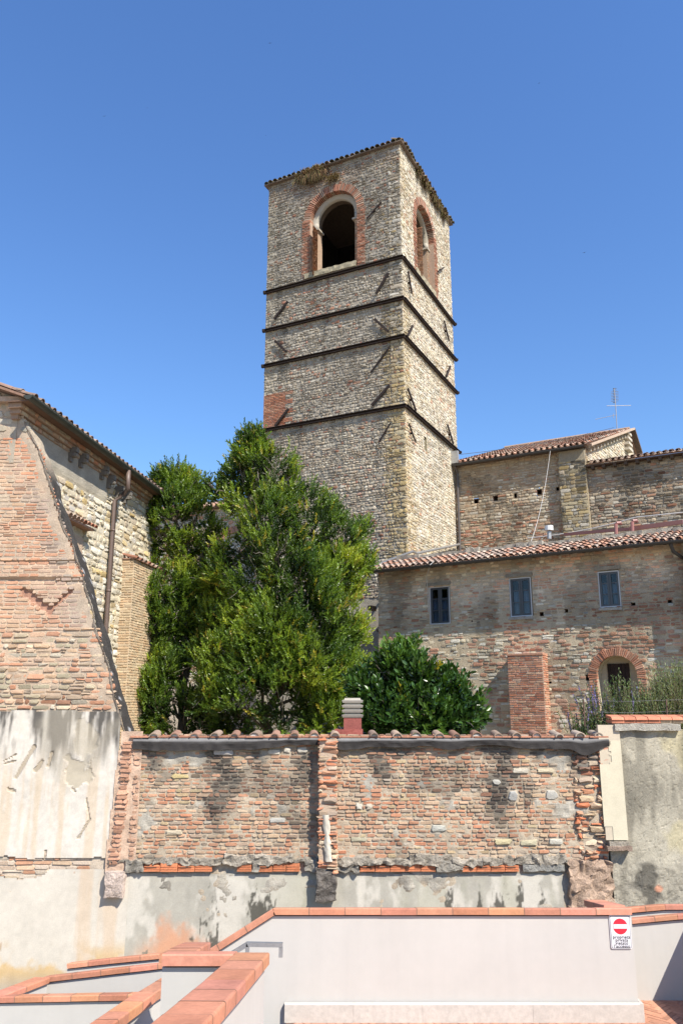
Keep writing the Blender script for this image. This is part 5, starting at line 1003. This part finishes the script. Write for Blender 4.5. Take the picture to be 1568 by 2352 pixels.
# sign
sgn = thing('no_entry_sign', 'white no entry sign with red disc and Italian lettering on the parapet', 'sign', (*FW.plan(FW.hit(*zs(610, 550))[0], .02), FW.hit(*zs(610, 550))[1]))
FSg = FW.off(-.035 + .0); wface = hy - (hy + (.25 - .07) / 2) + .0
wf = -(hy - .09)                                                    # wall face offset from the 9.6 plane
q = [FW.hit(*zs(*p), wf + .01) for p in ((440, 300), (745, 305), (780, 803), (478, 800))]
uc = sum(p[0] for p in q) / 4; sw_ = .5 * ((q[1][0] - q[0][0]) + (q[2][0] - q[3][0])); zt_s = .5 * (q[0][1] + q[1][1]); zb_s = .5 * (q[2][1] + q[3][1]); sh_ = zt_s - zb_s; zcs = .5 * (zt_s + zb_s)
def rrect(mb, w_, hw, hh_, r, col, th=.003):
    pts = []
    for cx_, cz_, a0 in ((hw - r, hh_ - r, 0), (-hw + r, hh_ - r, 90), (-hw + r, -hh_ + r, 180), (hw - r, -hh_ + r, 270)):
        for k in range(6): a = R_(a0 + 18 * k); pts.append((cx_ + r * math.cos(a), cz_ + r * math.sin(a)))
    p = np.array(pts); n = len(p); V = np.concatenate([FW.P(uc + p[:, 0], w_ - th, zcs + p[:, 1]), FW.P(uc + p[:, 0], w_, zcs + p[:, 1])]); mb.add(V, [[list(range(n, 2 * n))], [list(range(n))[::-1]], [[k, (k + 1) % n, n + (k + 1) % n, n + k] for k in range(n)]], col)
mb = MB(); rrect(mb, wf + .012, sw_ / 2 + .006, sh_ / 2 + .006, .02, (.78, .78, .80), .012); mb.build('plate', M_paint, sgn)
mb = MB(); rrect(mb, wf + .0135, sw_ / 2 - .001, sh_ / 2 - .001, .016, (.06, .07, .08), .001); mb.build('border', M_paint, sgn)
mb = MB(); rrect(mb, wf + .015, sw_ / 2 - .006, sh_ / 2 - .006, .013, (.80, .80, .83), .001); mb.build('face', M_paint, sgn)
dcz = FW.hit(*zs(602, 465), wf + .01)[1]; dr_ = sw_ * .365
mb = MB(); A = np.linspace(0, 2 * math.pi, 49)[:-1]; mb.add(FW.P(uc + dr_ * np.cos(A), np.full(48, wf + .0165), dcz + dr_ * np.sin(A)), [[list(range(48))]], (.72, .025, .05)); mb.build('red_disc', M_paint, sgn)
mb = MB(); mb.box(FW, uc - dr_ * .95, uc + dr_ * .95, wf + .0168, wf + .018, dcz - dr_ * .27, dcz + dr_ * .27, (.82, .82, .84)); mb.build('white_bar', M_paint, sgn)
M_ink = mat('black_ink', .5, .3, False, (.025, .025, .03), (3, 0), (3, 0), None)
def text(s, z, size):
    cu = bpy.data.curves.new('lettering', 'FONT'); cu.body = s; cu.size = size; cu.align_x = 'CENTER'; cu.align_y = 'CENTER'; cu.extrude = 0; cu.space_character = 1.08; cu.offset = .0006
    o = bpy.data.objects.new('tmp_text', cu); col_main.objects.link(o); dg = bpy.context.evaluated_depsgraph_get(); me = bpy.data.meshes.new_from_object(o.evaluated_get(dg)); bpy.data.objects.remove(o); bpy.data.curves.remove(cu)
    me.name = 'lettering'; me.materials.clear(); me.materials.append(M_ink); t = bpy.data.objects.new('lettering', me); col_main.objects.link(t)
    p = FW.P(uc + .004, wf + .0172, z); t.location = p; t.rotation_euler = (R_(90), 0, 0); parent_keep(t, sgn); return t
for s, y in (('proprietà', 628), ('privata', 674), ('vietato', 721), ("l'accesso", 768)): text(s, FW.hit(*zs(610, y), wf + .01)[1], .047)

# near parapet descending away from the viewer, with its cross wall
YP = 6.2; pc = W3(*zb(1110, 330), YP); far = W3(*zb(1140, 297), YP + .12); lf = W3(*zb(280, 312), YP); wdn = .25
zt_p = W3(*zb(650, 306), YP)[2]
xr_ = W3(*zb(1250, 320), YP)[0]; cxn = xr_ - wdn / 2
near_pts = [(cxn, YP + .06, zt_p - .012), (cxn - .05, 5.2, zt_p + .14), (cxn - .22, 1.2, zt_p + .77)]
parapet('near white parapet with wide orange coping running down towards the steps', near_pts, wdn, .075, PZ - 2.8, .34, 5)
parapet('short white cross wall with level orange coping at the foot of the near parapet', [(W3(*zb(275, 312), YP)[0], YP + .12, zt_p - .027), (cxn - .13, YP + .12, zt_p - .027)], .25, .078, -3, .62, 6)
b0 = W3(*zb(405, 303), YP + .33); b1 = W3(*zb(595, 203), 7.9)
parapet('short orange topped parapet descending behind the cross wall', [b0, b1], .25, .07, -3, .3, 7)
# ramps down to the left
parapet('farthest white ramp parapet, its coping starting below the stained plaster', [W3(*za(612, 290), 13.0), W3(*za(1000, 246), 13.0), W3(*za(1560, 190), 13.0)], .25, .07, -3, .38, 8, 1)
cA = W3(*za(400, 412), 12.3); cB = W3(*za(1700, 262), 12.3); cL = W3(*za(-60, 585), 11.3)
parapet('middle white ramp parapet with coping rising to the right', [cA, cB], .25, .07, -3, .40, 9, 1)
parapet('slanting orange coping joining the middle and front ramp parapets', [cL, (cA[0] - .02, cA[1], cA[2] - .004)], .25, .07, -3.02, .5, 10)
parapet('front white ramp parapet with level coping at the lower left', [W3(*za(-120, 596), 11.2), W3(*za(1420, 566), 11.2)], .25, .07, -3, .39, 11, 1)
eA = W3(*za(1640, 362), 9.0); eB = W3(*za(1335, 548), 8.5); eC = W3(*za(1080, 725), 7.8); eD = W3(*za(860, 880), 7.1)
parapet('twisting orange stair coping dropping towards the viewer at lower left', [eA, eB, eC, eD], .2, .085, -3, .35, 12)
# right: ramp walls behind the main parapet
parapet('short return parapet behind the sign end of the long white parapet', [(pR[0] - .12, pR[1] + .1, zc_ + .004), W3(*zs(200, 62), 10.45)], .25, .07, -1, .3, 13)
h0 = W3(*zs(780, 350), 10.2); h1 = W3(*zs(1480, 285), 10.2); h2 = W3(*zs(1900, 258), 10.2)
parapet('white ramp parapet at the right edge, diagonal shadow across its face', [h0, h1, h2], .25, .055, PZ - .5, .3, 14, 1)
g0_ = W3(*zs(690, 185), 11.2); g1_ = W3(*zs(1290, 130), 11.2); g2_ = W3(*zs(1900, 128), 11.2)
parapet('rear white ramp parapet at the right edge below the grey render', [g0_, g1_, g2_], .25, .065, PZ - .5, .3, 15, 1)
hs1 = W3(1568, 2172, 10.1)
parapet('white parapet just outside the right edge', [(hs1[0] + .36, 10.1, hs1[2] + .42), (hs1[0] + .36, 6.5, hs1[2] + .42)], .25, .07, PZ - .3, .39, 16)

# ================================================================= PLANTS
def leaf_mesh(mb, pos, dirv, nrm, ln, wd, cols, bend=.15):
    """rhombic leaves folded on the midrib: base, left, tip, right"""
    n = len(pos); s = np.cross(dirv, nrm); s /= np.maximum(1e-6, np.linalg.norm(s, axis=1))[:, None]; up = np.cross(s, dirv)
    V = np.zeros((n, 6, 3)); m1 = pos + dirv * (ln * .35)[:, None] + up * (ln * bend * .4)[:, None]; m2 = pos + dirv * (ln * .7)[:, None] + up * (ln * bend * .3)[:, None]
    V[:, 0] = pos; V[:, 1] = m1 + s * wd[:, None] * .5; V[:, 2] = m2 + s * wd[:, None] * .42; V[:, 3] = pos + dirv * ln[:, None]; V[:, 4] = m2 - s * wd[:, None] * .42; V[:, 5] = m1 - s * wd[:, None] * .5
    b = (np.arange(n) * 6)[:, None]; mb.add(V.reshape(-1, 3), [np.concatenate([np.array([[0, 1, 2, 3]]) + b, np.array([[0, 3, 4, 5]]) + b])], np.repeat(cols, 6, 0))
def unit(v): return v / np.maximum(1e-9, np.linalg.norm(v, axis=-1))[..., None]
def shoots(mb, base, axis, nl, sl, leaf, wid, rg, cols, spread=.9, jitter=.25):
    """every shoot: nl leaves spiralling up an axis of length sl"""
    n = len(base); k = np.tile(np.arange(nl), (n, 1)); t = (k + .5 + rg.uniform(-.3, .3, k.shape)) / nl
    a = np.cross(axis, np.array((.3, .9, .2))); a = unit(a); b = np.cross(axis, a); ph = k * 2.4 + rg.uniform(0, 6.3, (n, 1))
    rad = a[:, None] * np.cos(ph)[..., None] + b[:, None] * np.sin(ph)[..., None]
    sp = spread * (1.15 - .7 * t); d = unit(axis[:, None] * (1.0 - .0 * t[..., None]) + rad * sp[..., None] + rg.randn(n, nl, 3) * jitter * .5)
    pos = base[:, None] + axis[:, None] * (sl[:, None] * t)[..., None]
    nrm = unit(axis[:, None] * 1.0 - d * (axis[:, None] * d).sum(-1, keepdims=True) + rg.randn(n, nl, 3) * .25)
    L = leaf * rg.uniform(.7, 1.2, (n, nl)); c = np.repeat(cols[:, None], nl, 1) * rg.uniform(.8, 1.2, (n, nl, 1))
    leaf_mesh(mb, pos.reshape(-1, 3), d.reshape(-1, 3), nrm.reshape(-1, 3), L.ravel(), (L * wid).ravel(), c.reshape(-1, 3))
def lobes_from(list_px, Y):
    out = []
    for dx, dy, r, dY in list_px: p = np.array(W3(dx, dy, Y + dY)); out.append((p, r / 1853.0 * (Y + dY)))
    return out
def crown(mb, lobes, dens, rg, nl, sl, leaf, wid, palette, updir=.9, spread=.9, inner=.25, yellow=.06, clump_=.465):
    for p, r in lobes:
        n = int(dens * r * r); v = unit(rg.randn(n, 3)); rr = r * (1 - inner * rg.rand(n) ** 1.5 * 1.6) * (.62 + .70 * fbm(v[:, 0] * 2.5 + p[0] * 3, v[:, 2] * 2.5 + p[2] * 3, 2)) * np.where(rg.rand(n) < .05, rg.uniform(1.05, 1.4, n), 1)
        sc_ = np.array((1.0, .9, 1.08)); base = p + v * rr[:, None] * sc_
        kp = .55 * fbm(base[:, 0] * 1.15 + base[:, 1] * .7, base[:, 2] * 1.15 - base[:, 1] * .6, 3, 2) + .45 * fbm(base[:, 0] * 3, base[:, 2] * 3 + base[:, 1] * 2, 1, 2) > (clump_ if r > .46 else .36); v = v[kp]; base = base[kp]; n = len(base)
        ax = unit(v * 1.0 + np.array((0, 0, updir)) + rg.randn(n, 3) * .35)
        hue = fbm(base[:, 0] * 1.1, base[:, 2] * 1.1, 5); c = pick(palette, np.clip(hue * 1.5 - .25 + rg.randn(n) * .12, 0, .999), rg.rand(n), .25)
        y = rg.rand(n) < yellow; c[y] = np.array((.34, .30, .045)) * rg.uniform(.7, 1.1, (y.sum(), 1))
        shoots(mb, base - ax * (sl * .5), ax, nl, sl * rg.uniform(.6, 1.35, n), leaf, wid, rg, c, spread)
def branch(mb, a, b, r0, r1, rg, col=(.16, .13, .10), n=7, wob=.12):
    a = np.asarray(a, float); b = np.asarray(b, float); t = np.linspace(0, 1, n); L = np.linalg.norm(b - a); P = a + (b - a) * t[:, None]; P[1:-1] += rg.randn(n - 2, 3) * wob * L * .25; mb.tube(list(P), list(r0 + (r1 - r0) * t), 7, col); return P
LAUREL = [(.044, .088, .014), (.078, .135, .018), (.115, .185, .022), (.155, .23, .026), (.205, .27, .03), (.28, .325, .037)]
def tree(name, label, lobes, root, seed, dens, palette, nl=14, sl=.32, leaf=.088, wid=.36, lm=M_leaf, yellow=.06, group=None, twig=120):
    rg = np.random.RandomState(seed); t = thing(name, label, 'tree', root, group)
    mb = MB(); crown(mb, lobes, dens, rg, nl, sl, leaf, wid, palette, yellow=yellow); [crown(mb, [(p, r * .66)], dens * .55, rg, nl, sl, leaf * 1.1, wid, [np.array(c_) * .55 for c_ in palette[:3]], yellow=0, clump_=.36) for p, r in lobes]; mb.build('crown', lm, t)  # inner leaves are darkened copies, painting shade into the crown's hollows
    mb = MB(); root = np.array(root); top = max(lobes, key=lambda q: q[0][2])[0]
    tr = branch(mb, root, top - np.array((0, 0, .4)), .15, .02, rg, n=10, wob=.06)
    for p, r in lobes:
        k = np.argmin(np.abs(tr[:, 2] - (p[2] - r * 1.1 - .4))); st = tr[k]; B = branch(mb, st, p, .055, .018, rg)
        for j in range(5): v = unit(rg.randn(3)); v[2] = abs(v[2]); branch(mb, B[rg.randint(3, 6)], p + v * r * .85, .016, .005, rg, (.2, .17, .13), 5)
    for j in range(twig):                                            # bare grey twigs showing through
        p, r = lobes[rg.randint(len(lobes))]; v = unit(rg.randn(3)); v[1] = -abs(v[1]); q = p + v * r * .95; branch(mb, p + v * r * .5, q + rg.randn(3) * .15, .007, .003, rg, (.34, .30, .25), 5)
    mb.build('trunk', M_bark, t); return t
YT = 22.0
mainL = lobes_from([(520, 1255, 38, .0), (515, 1300, 46, -.2), (575, 1003, 28, 0), (575, 1045, 38, .1), (560, 1095, 48, .3), (600, 1070, 50, -.1), (640, 1115, 62, -.3), (560, 1150, 55, 0), (690, 1150, 66, -.2), (610, 1190, 80, -.7), (535, 1125, 28, .2), (512, 1112, 20, .3),
    (720, 1215, 78, -.4), (640, 1270, 90, -1.1), (560, 1240, 62, -.3), (785, 1250, 58, .0), (770, 1310, 72, -.3), (690, 1350, 95, -1.2), (590, 1330, 75, -.9), (800, 1350, 40, .2), (745, 1420, 85, -.9), (640, 1430, 95, -1.4),
    (560, 1420, 60, -.5), (800, 1450, 50, -.3), (700, 1510, 95, -1.3), (600, 1520, 90, -1.3), (520, 1500, 60, -.8), (780, 1540, 70, -.8), (650, 1600, 95, -1.3), (560, 1610, 80, -1.2), (740, 1630, 80, -1.0), (490, 1590, 65, -.9), (815, 1600, 50, -.6), (500, 1420, 42, .3), (495, 1330, 36, .6), (525, 1270, 40, .4), (480, 1500, 50, .5), (470, 1650, 60, .3), (520, 1650, 60, -.4), (835, 1290, 34, .2), (830, 1215, 26, .3), (760, 1180, 36, .3), (500, 1130, 20, .3), (475, 1110, 12, .3), (590, 1010, 34, 0), (610, 1045, 46, .1), (630, 1080, 56, .1), (660, 1130, 60, .1), (560, 1040, 34, .1), (545, 1080, 40, .1), (590, 1120, 60, .2)], YT)
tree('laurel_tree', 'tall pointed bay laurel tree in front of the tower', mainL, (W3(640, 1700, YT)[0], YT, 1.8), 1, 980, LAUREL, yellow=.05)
leftL = lobes_from([(318, 1150, 24, .2), (320, 1195, 24, .1), (326, 1120, 20, .2), (312, 1345, 26, -.2), (318, 1400, 30, -.1), (322, 1460, 30, -.2), (325, 1520, 30, -.3), (330, 1580, 36, -.3), (335, 1650, 40, -.3), (500, 1232, 36, .3), (490, 1280, 40, .2), (345, 1120, 36, .2), (332, 1155, 32, .1), (330, 1205, 34, .1), (375, 1105, 34, .2), (425, 1100, 30, .3), (460, 1150, 34, .4), (480, 1260, 36, .5), (470, 1300, 40, .5), (455, 1440, 50, .4), (440, 1340, 46, .3), (480, 1380, 44, .6), (425, 1210, 46, .2), (470, 1620, 56, .2), (400, 1105, 48, .3), (440, 1120, 40, .3), (360, 1125, 45, .2), (345, 1175, 42, 0), (400, 1170, 62, 0), (450, 1190, 55, .2), (360, 1240, 40, .4), (430, 1255, 52, .3), (480, 1215, 35, .5), (350, 1360, 50, -.3), (330, 1350, 36, -.5), (410, 1345, 50, .1), (400, 1400, 60, 0),
    (350, 1430, 52, -.3), (460, 1395, 52, .3), (345, 1490, 48, -.3), (410, 1490, 52, .4), (370, 1550, 58, -.5), (455, 1560, 60, .0), (360, 1620, 60, -.6), (430, 1630, 62, -.6), (500, 1330, 42, .6), (345, 1300, 38, .3)], YT + 1.0)
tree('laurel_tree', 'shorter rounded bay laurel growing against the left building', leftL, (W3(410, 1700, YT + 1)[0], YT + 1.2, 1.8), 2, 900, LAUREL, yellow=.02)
bushL = lobes_from([(945, 1512, 34, 0), (895, 1535, 38, 0), (995, 1565, 40, 0), (900, 1550, 60, -.2), (960, 1560, 65, -.4), (1035, 1600, 44, -.2), (1060, 1625, 48, -.2), (850, 1590, 55, -.2), (900, 1630, 70, -.5), (980, 1640, 70, -.5), (1050, 1655, 50, -.3), (850, 1650, 50, -.3), (950, 1482, 14, 0), (1090, 1645, 26, 0), (915, 1498, 14, .2), (1045, 1560, 16, .1)], 18.2)
CHL = [(.026, .062, .014), (.036, .082, .017), (.05, .108, .02), (.065, .13, .023), (.085, .155, .027)]
tree('cherry_laurel', 'dark glossy spreading shrub right of the grey chimney', bushL, (W3(960, 1700, 18.2)[0], 18.2, 1.8), 3, 620, CHL, nl=9, sl=.30, leaf=.15, wid=.42, lm=M_leaf2, yellow=.012, twig=30)
# shrubs behind the right-hand wall
OLV = [(.15, .20, .08), (.20, .25, .11), (.12, .175, .055), (.25, .28, .15)]
def sprays(name, label, px, Y, n, hgt, pal, seed, leaf=.06, wid=.2, spike=None, cat='shrub'):
    rg = np.random.RandomState(seed); (x0, x1) = px; t = thing(name, label, cat, (W3(.5 * (x0 + x1), 1660, Y)[0], Y, 2.0)); mb = MB(); mt = MB()
    X0 = W3(x0, 1650, Y)[0]; X1 = W3(x1, 1650, Y)[0]; z0_ = 2.1; base = np.stack([rg.uniform(X0, X1, n), Y + rg.uniform(-.4, .4, n), np.full(n, z0_)], 1)
    f = (base[:, 0] - X0) / (X1 - X0); H = np.array([hgt(q) for q in f]) * rg.uniform(.45, 1.0, n)
    ax = unit(np.stack([rg.randn(n) * .16, rg.randn(n) * .16, np.ones(n)], 1)); c = pick(pal, rg.rand(n), rg.rand(n), .25)
    shoots(mb, base + ax * .1, ax, 34, H, leaf, wid, rg, c, 1.2, .5); mb.build('foliage', M_leaf3, t)
    for i in range(n): mt.tube([base[i], base[i] + ax[i] * H[i] * .97], .005, 4, (.16, .14, .08), False)
    mt.build('stems', M_bark, t)
    if spike:
        ms = MB(); idx = rg.rand(n) < spike; m = idx.sum(); b2 = base[idx] + ax[idx] * (H[idx] * .82)[:, None]; cc = pick([(.20, .17, .42), (.26, .22, .50), (.16, .14, .34)], rg.rand(m), rg.rand(m), .2)
        shoots(ms, b2, ax[idx], 46, np.full(m, .36), .03, .8, rg, cc, 1.4, .5); ms.build('flower_spikes', M_leaf3, t)
    return t
sprays('sage_bush', 'purple flowering sage in front of the arched door niche', (1318, 1462), 17.0, 190, lambda f: .8 + .8 * math.sin(min(1, f * 1.25) * math.pi * .62), [(.075, .12, .035), (.10, .15, .05), (.06, .10, .03)], 11, .07, .3, .28)
sprays('olive_shrub', 'young silvery olive shrub beside the arched door niche', (1405, 1475), 16.7, 150, lambda f: .8 + .95 * math.exp(-((f - .3) / .2) ** 2), OLV, 12)
sprays('olive_shrub', 'broad silvery olive shrub at the right edge behind the brick coping', (1470, 1620), 16.6, 1700, lambda f: 1.1 + .85 * min(1, f * 1.6), OLV, 13)
# wire fence
fence = thing('wire_fence', 'thin wire fence on rusty stakes in front of the olive shrubs', 'fence', (W3(1420, 1650, 15.9)[0], 15.9, 2.3))
for dx in (1342, 1532): mb = MB(); a = W3(dx, 1668, 15.9); b = W3(dx - 3, 1606, 15.9); mb.tube([a, b], .014, 6, (.14, .09, .07)); mb.build('stake', M_iron, fence)
for dy in (1608, 1634): mb = MB(); mb.tube([W3(1342, dy + 1, 15.9), W3(1440, dy + 3, 15.9), W3(1532, dy, 15.9), W3(1700, dy - 4, 15.9)], .002, 4, (.35, .35, .35)); mb.build('wire', M_galv, fence)

# ================================================================= SMALL THINGS ON THE ROOFS
ant = thing('tv_antenna', 'thin metal television aerial on the ridge of the gable roof', 'antenna', tuple(Rr - e3 * 1.0))
YA = float((Rr - e3 * 1.0)[1]); AA = lambda x, y: np.array(W3(*zo(x, y), YA)); AL = (.32, .31, .31)
mb = MB(); mb.tube([AA(724, 715), AA(712, 480), AA(688, 165)], .022, 6, AL); mb.build('mast', M_galv, ant)
mb = MB(); mb.tube([AA(590, 383), AA(900, 378)], .016, 6, (.45, .45, .45)); mb.build('dipole', M_galv, ant)
mb = MB(); mb.tube([AA(446, 555), AA(712, 498)], .013, 6, AL); mb.tube([AA(675, 480), AA(677, 540)], .013, 6, AL); mb.build('boom', M_galv, ant)
mb = MB()
for y in range(160, 345, 20): wdx = 45 if 190 < y < 330 else 22; mb.tube([AA(690 - wdx, y + 6), AA(690 + wdx + 6, y - 2)], .012, 4, AL); mb.tube([AA(672, y), AA(705, y - 1)], .014, 4, (.1, .1, .1))
mb.build('reflector', M_galv, ant)
def cable(label, pts, r, color, name='cable'):
    mb = MB(); mb.tube(pts, r, 5, color); return tag(mb.build(name, M_paint), label, 'cable')
def sag(a, b, s, n=9): a = np.array(a); b = np.array(b); return [a + (b - a) * t - np.array((0, 0, s * 4 * t * (1 - t))) for t in np.linspace(0, 1, n)]
ca = FU.P(FU.hit(*z3(775, 305), .5)[0], .5, FU.hit(*z3(775, 305), .5)[1])
cable('white cable hanging from the upper gutter down to the lower roof', sag(ca, (*FLe.plan(FLe.hit(*z3(560, 870))[0], -1.6), zeL + .72), .35), .008, (.66, .64, .60))
cable('white cable dropping from the house gutter to the left window', [FLe.P(FLe.hit(*z4(365, 105))[0], .1, zeL + .06), FLe.P(FLe.hit(*z4(352, 120))[0], .17, zeL - .04), FL.P(wins[0][0] + .02, .2, wins[0][3] + .3), FL.P(wins[0][0] - .02, .05, wins[0][3] - .05), FL.P(wins[0][0] - .02, .04, wins[0][2] + .4)], .012, (.6, .58, .54))
cable('thin dark wire stretched from the tower to the aerial', sag(W3(*z3(240, 325), 33), W3(*z3(1155, 165), YA), .15), .012, (.08, .08, .09), 'wire')
cable('pale cable running along the foot of the upper wall', sag(W3(*z3(640, 825), 28.5), W3(*z3(1290, 700), 25.5), .1) + [W3(*z3(1568, 672), 24.5)], .02, (.55, .54, .52))
fl = thing('flue_pipe', 'short flue pipe with white cap on the lower tiled roof', 'flue', W3(*z3(770, 822), 24.6))
mb = MB(); mb.tube([W3(*z3(770, 830), 24.6), W3(*z3(768, 785), 24.6)], .07, 10, (.45, .44, .42)); mb.build('pipe', M_galv, fl); mb = MB(); mb.tube([W3(*z3(768, 780), 24.6), W3(*z3(766, 752), 24.6)], .14, 12, (.70, .70, .68)); mb.build('cap', M_paint, fl)
for k, (x, yb, yt, lab) in enumerate(((1168, 795, 738, 'left one of two red bent vent pipes on the lower roof'), (1265, 782, 725, 'right one of two red bent vent pipes on the lower roof'))):
    mb = MB(); Yv = 23.2; mb.tube([W3(*z3(x, yb + 8), Yv), W3(*z3(x - 2, yt + 4), Yv), W3(*z3(x + 2, yt - 2), Yv), W3(*z3(x + 24, yt - 4), Yv), W3(*z3(x + 28, yt + 8), Yv)], .055, 8, (.33, .14, .12)); tag(mb.build('vent_pipe', M_dark), lab, 'pipe', 'vent pipes on the lower roof')
fr_ = MB(); a = np.array([*FU.plan(FU.hit(*z3(850, 800))[0], .3), 0]); 
pA = W3(*z3(860, 803), 25.2); pB = W3(*z3(1250, 770), 23.6); pC = W3(*z3(1568, 728), 22.6)
fr_.bar(pA, pB, .1, .09, (0, 0, 1), (.30, .13, .10)); fr_.bar(pB, pC, .1, .13, (0, 0, 1), (.30, .13, .10)); fo = fr_.build('red_flashing', M_paint, house)

# ================================================================= SWIFTS
def swift(px, py, span_px, bank, label, dist):
    mb = MB(); d = ray(px, py); d = d / d[1] * dist; p = np.array((0, 0, EZ)) + d; sp = span_px / 1853.0 * dist / 2; c = (.03, .028, .03)
    bx = np.array((math.cos(bank), .15, math.sin(bank))); fy = np.array((-math.sin(bank) * .6, .75, math.cos(bank) * .3)); fy /= np.linalg.norm(fy); up = np.cross(bx, fy); L = sp * .5
    prof = [(-.9, .02), (-.6, .12), (0, .20), (.5, .16), (.8, .02)]; V = []
    for t, r in prof:
        for k in range(6): a = k * math.pi / 3; V.append(p + fy * L * t + (bx * math.cos(a) + up * math.sin(a)) * r * L * .8)
    mb.add(V, [[[6 * i + k, 6 * i + (k + 1) % 6, 6 * i + 6 + (k + 1) % 6, 6 * i + 6 + k] for i in range(4) for k in range(6)]], c)
    for s in (-1, 1):
        W_ = [p + fy * L * .45, p + fy * L * -.05, p + bx * s * sp * .5 + fy * L * .45 + up * .06 * sp, p + bx * s * sp * .5 + fy * L * .1 + up * .06 * sp, p + bx * s * sp + fy * L * -.15 + up * .02 * sp]
        mb.add(W_ + [q + up * .03 * L for q in W_], [[[0, 2, 3, 1], [6, 8, 7, 5]], [[2, 4, 3], [8, 9, 7]]], c)
        T = [p - fy * L * .7, p - fy * L * 1.3 + bx * s * L * .25, p - fy * L * .95]; mb.add(T + [q + up * .02 * L for q in T], [[[0, 1, 2], [5, 4, 3]]], c)
    o = mb.build('swift', M_bird); return tag(o, label, 'bird', 'swifts in the sky')
for a in ((620, 99, 13, .25, 'swift high above the tower, topmost bird left of centre', 70), (1237, 191, 12, .55, 'swift in the upper right sky, banking', 70), (240, 267, 11, .35, 'swift at far left, lower of the two left birds', 80), (338, 248, 6, .1, 'tiny swift just right of the leftmost bird', 120),
          (610, 311, 6, .1, 'tiny swift just above the left tower eaves', 120), (1341, 580, 18, .3, 'largest swift, gliding right of the bell tower', 60), (1424, 105, 6, .5, 'tiny faint swift near the top right corner', 130)): swift(*a)
print('verts', sum(len(m.vertices) for m in bpy.data.meshes))
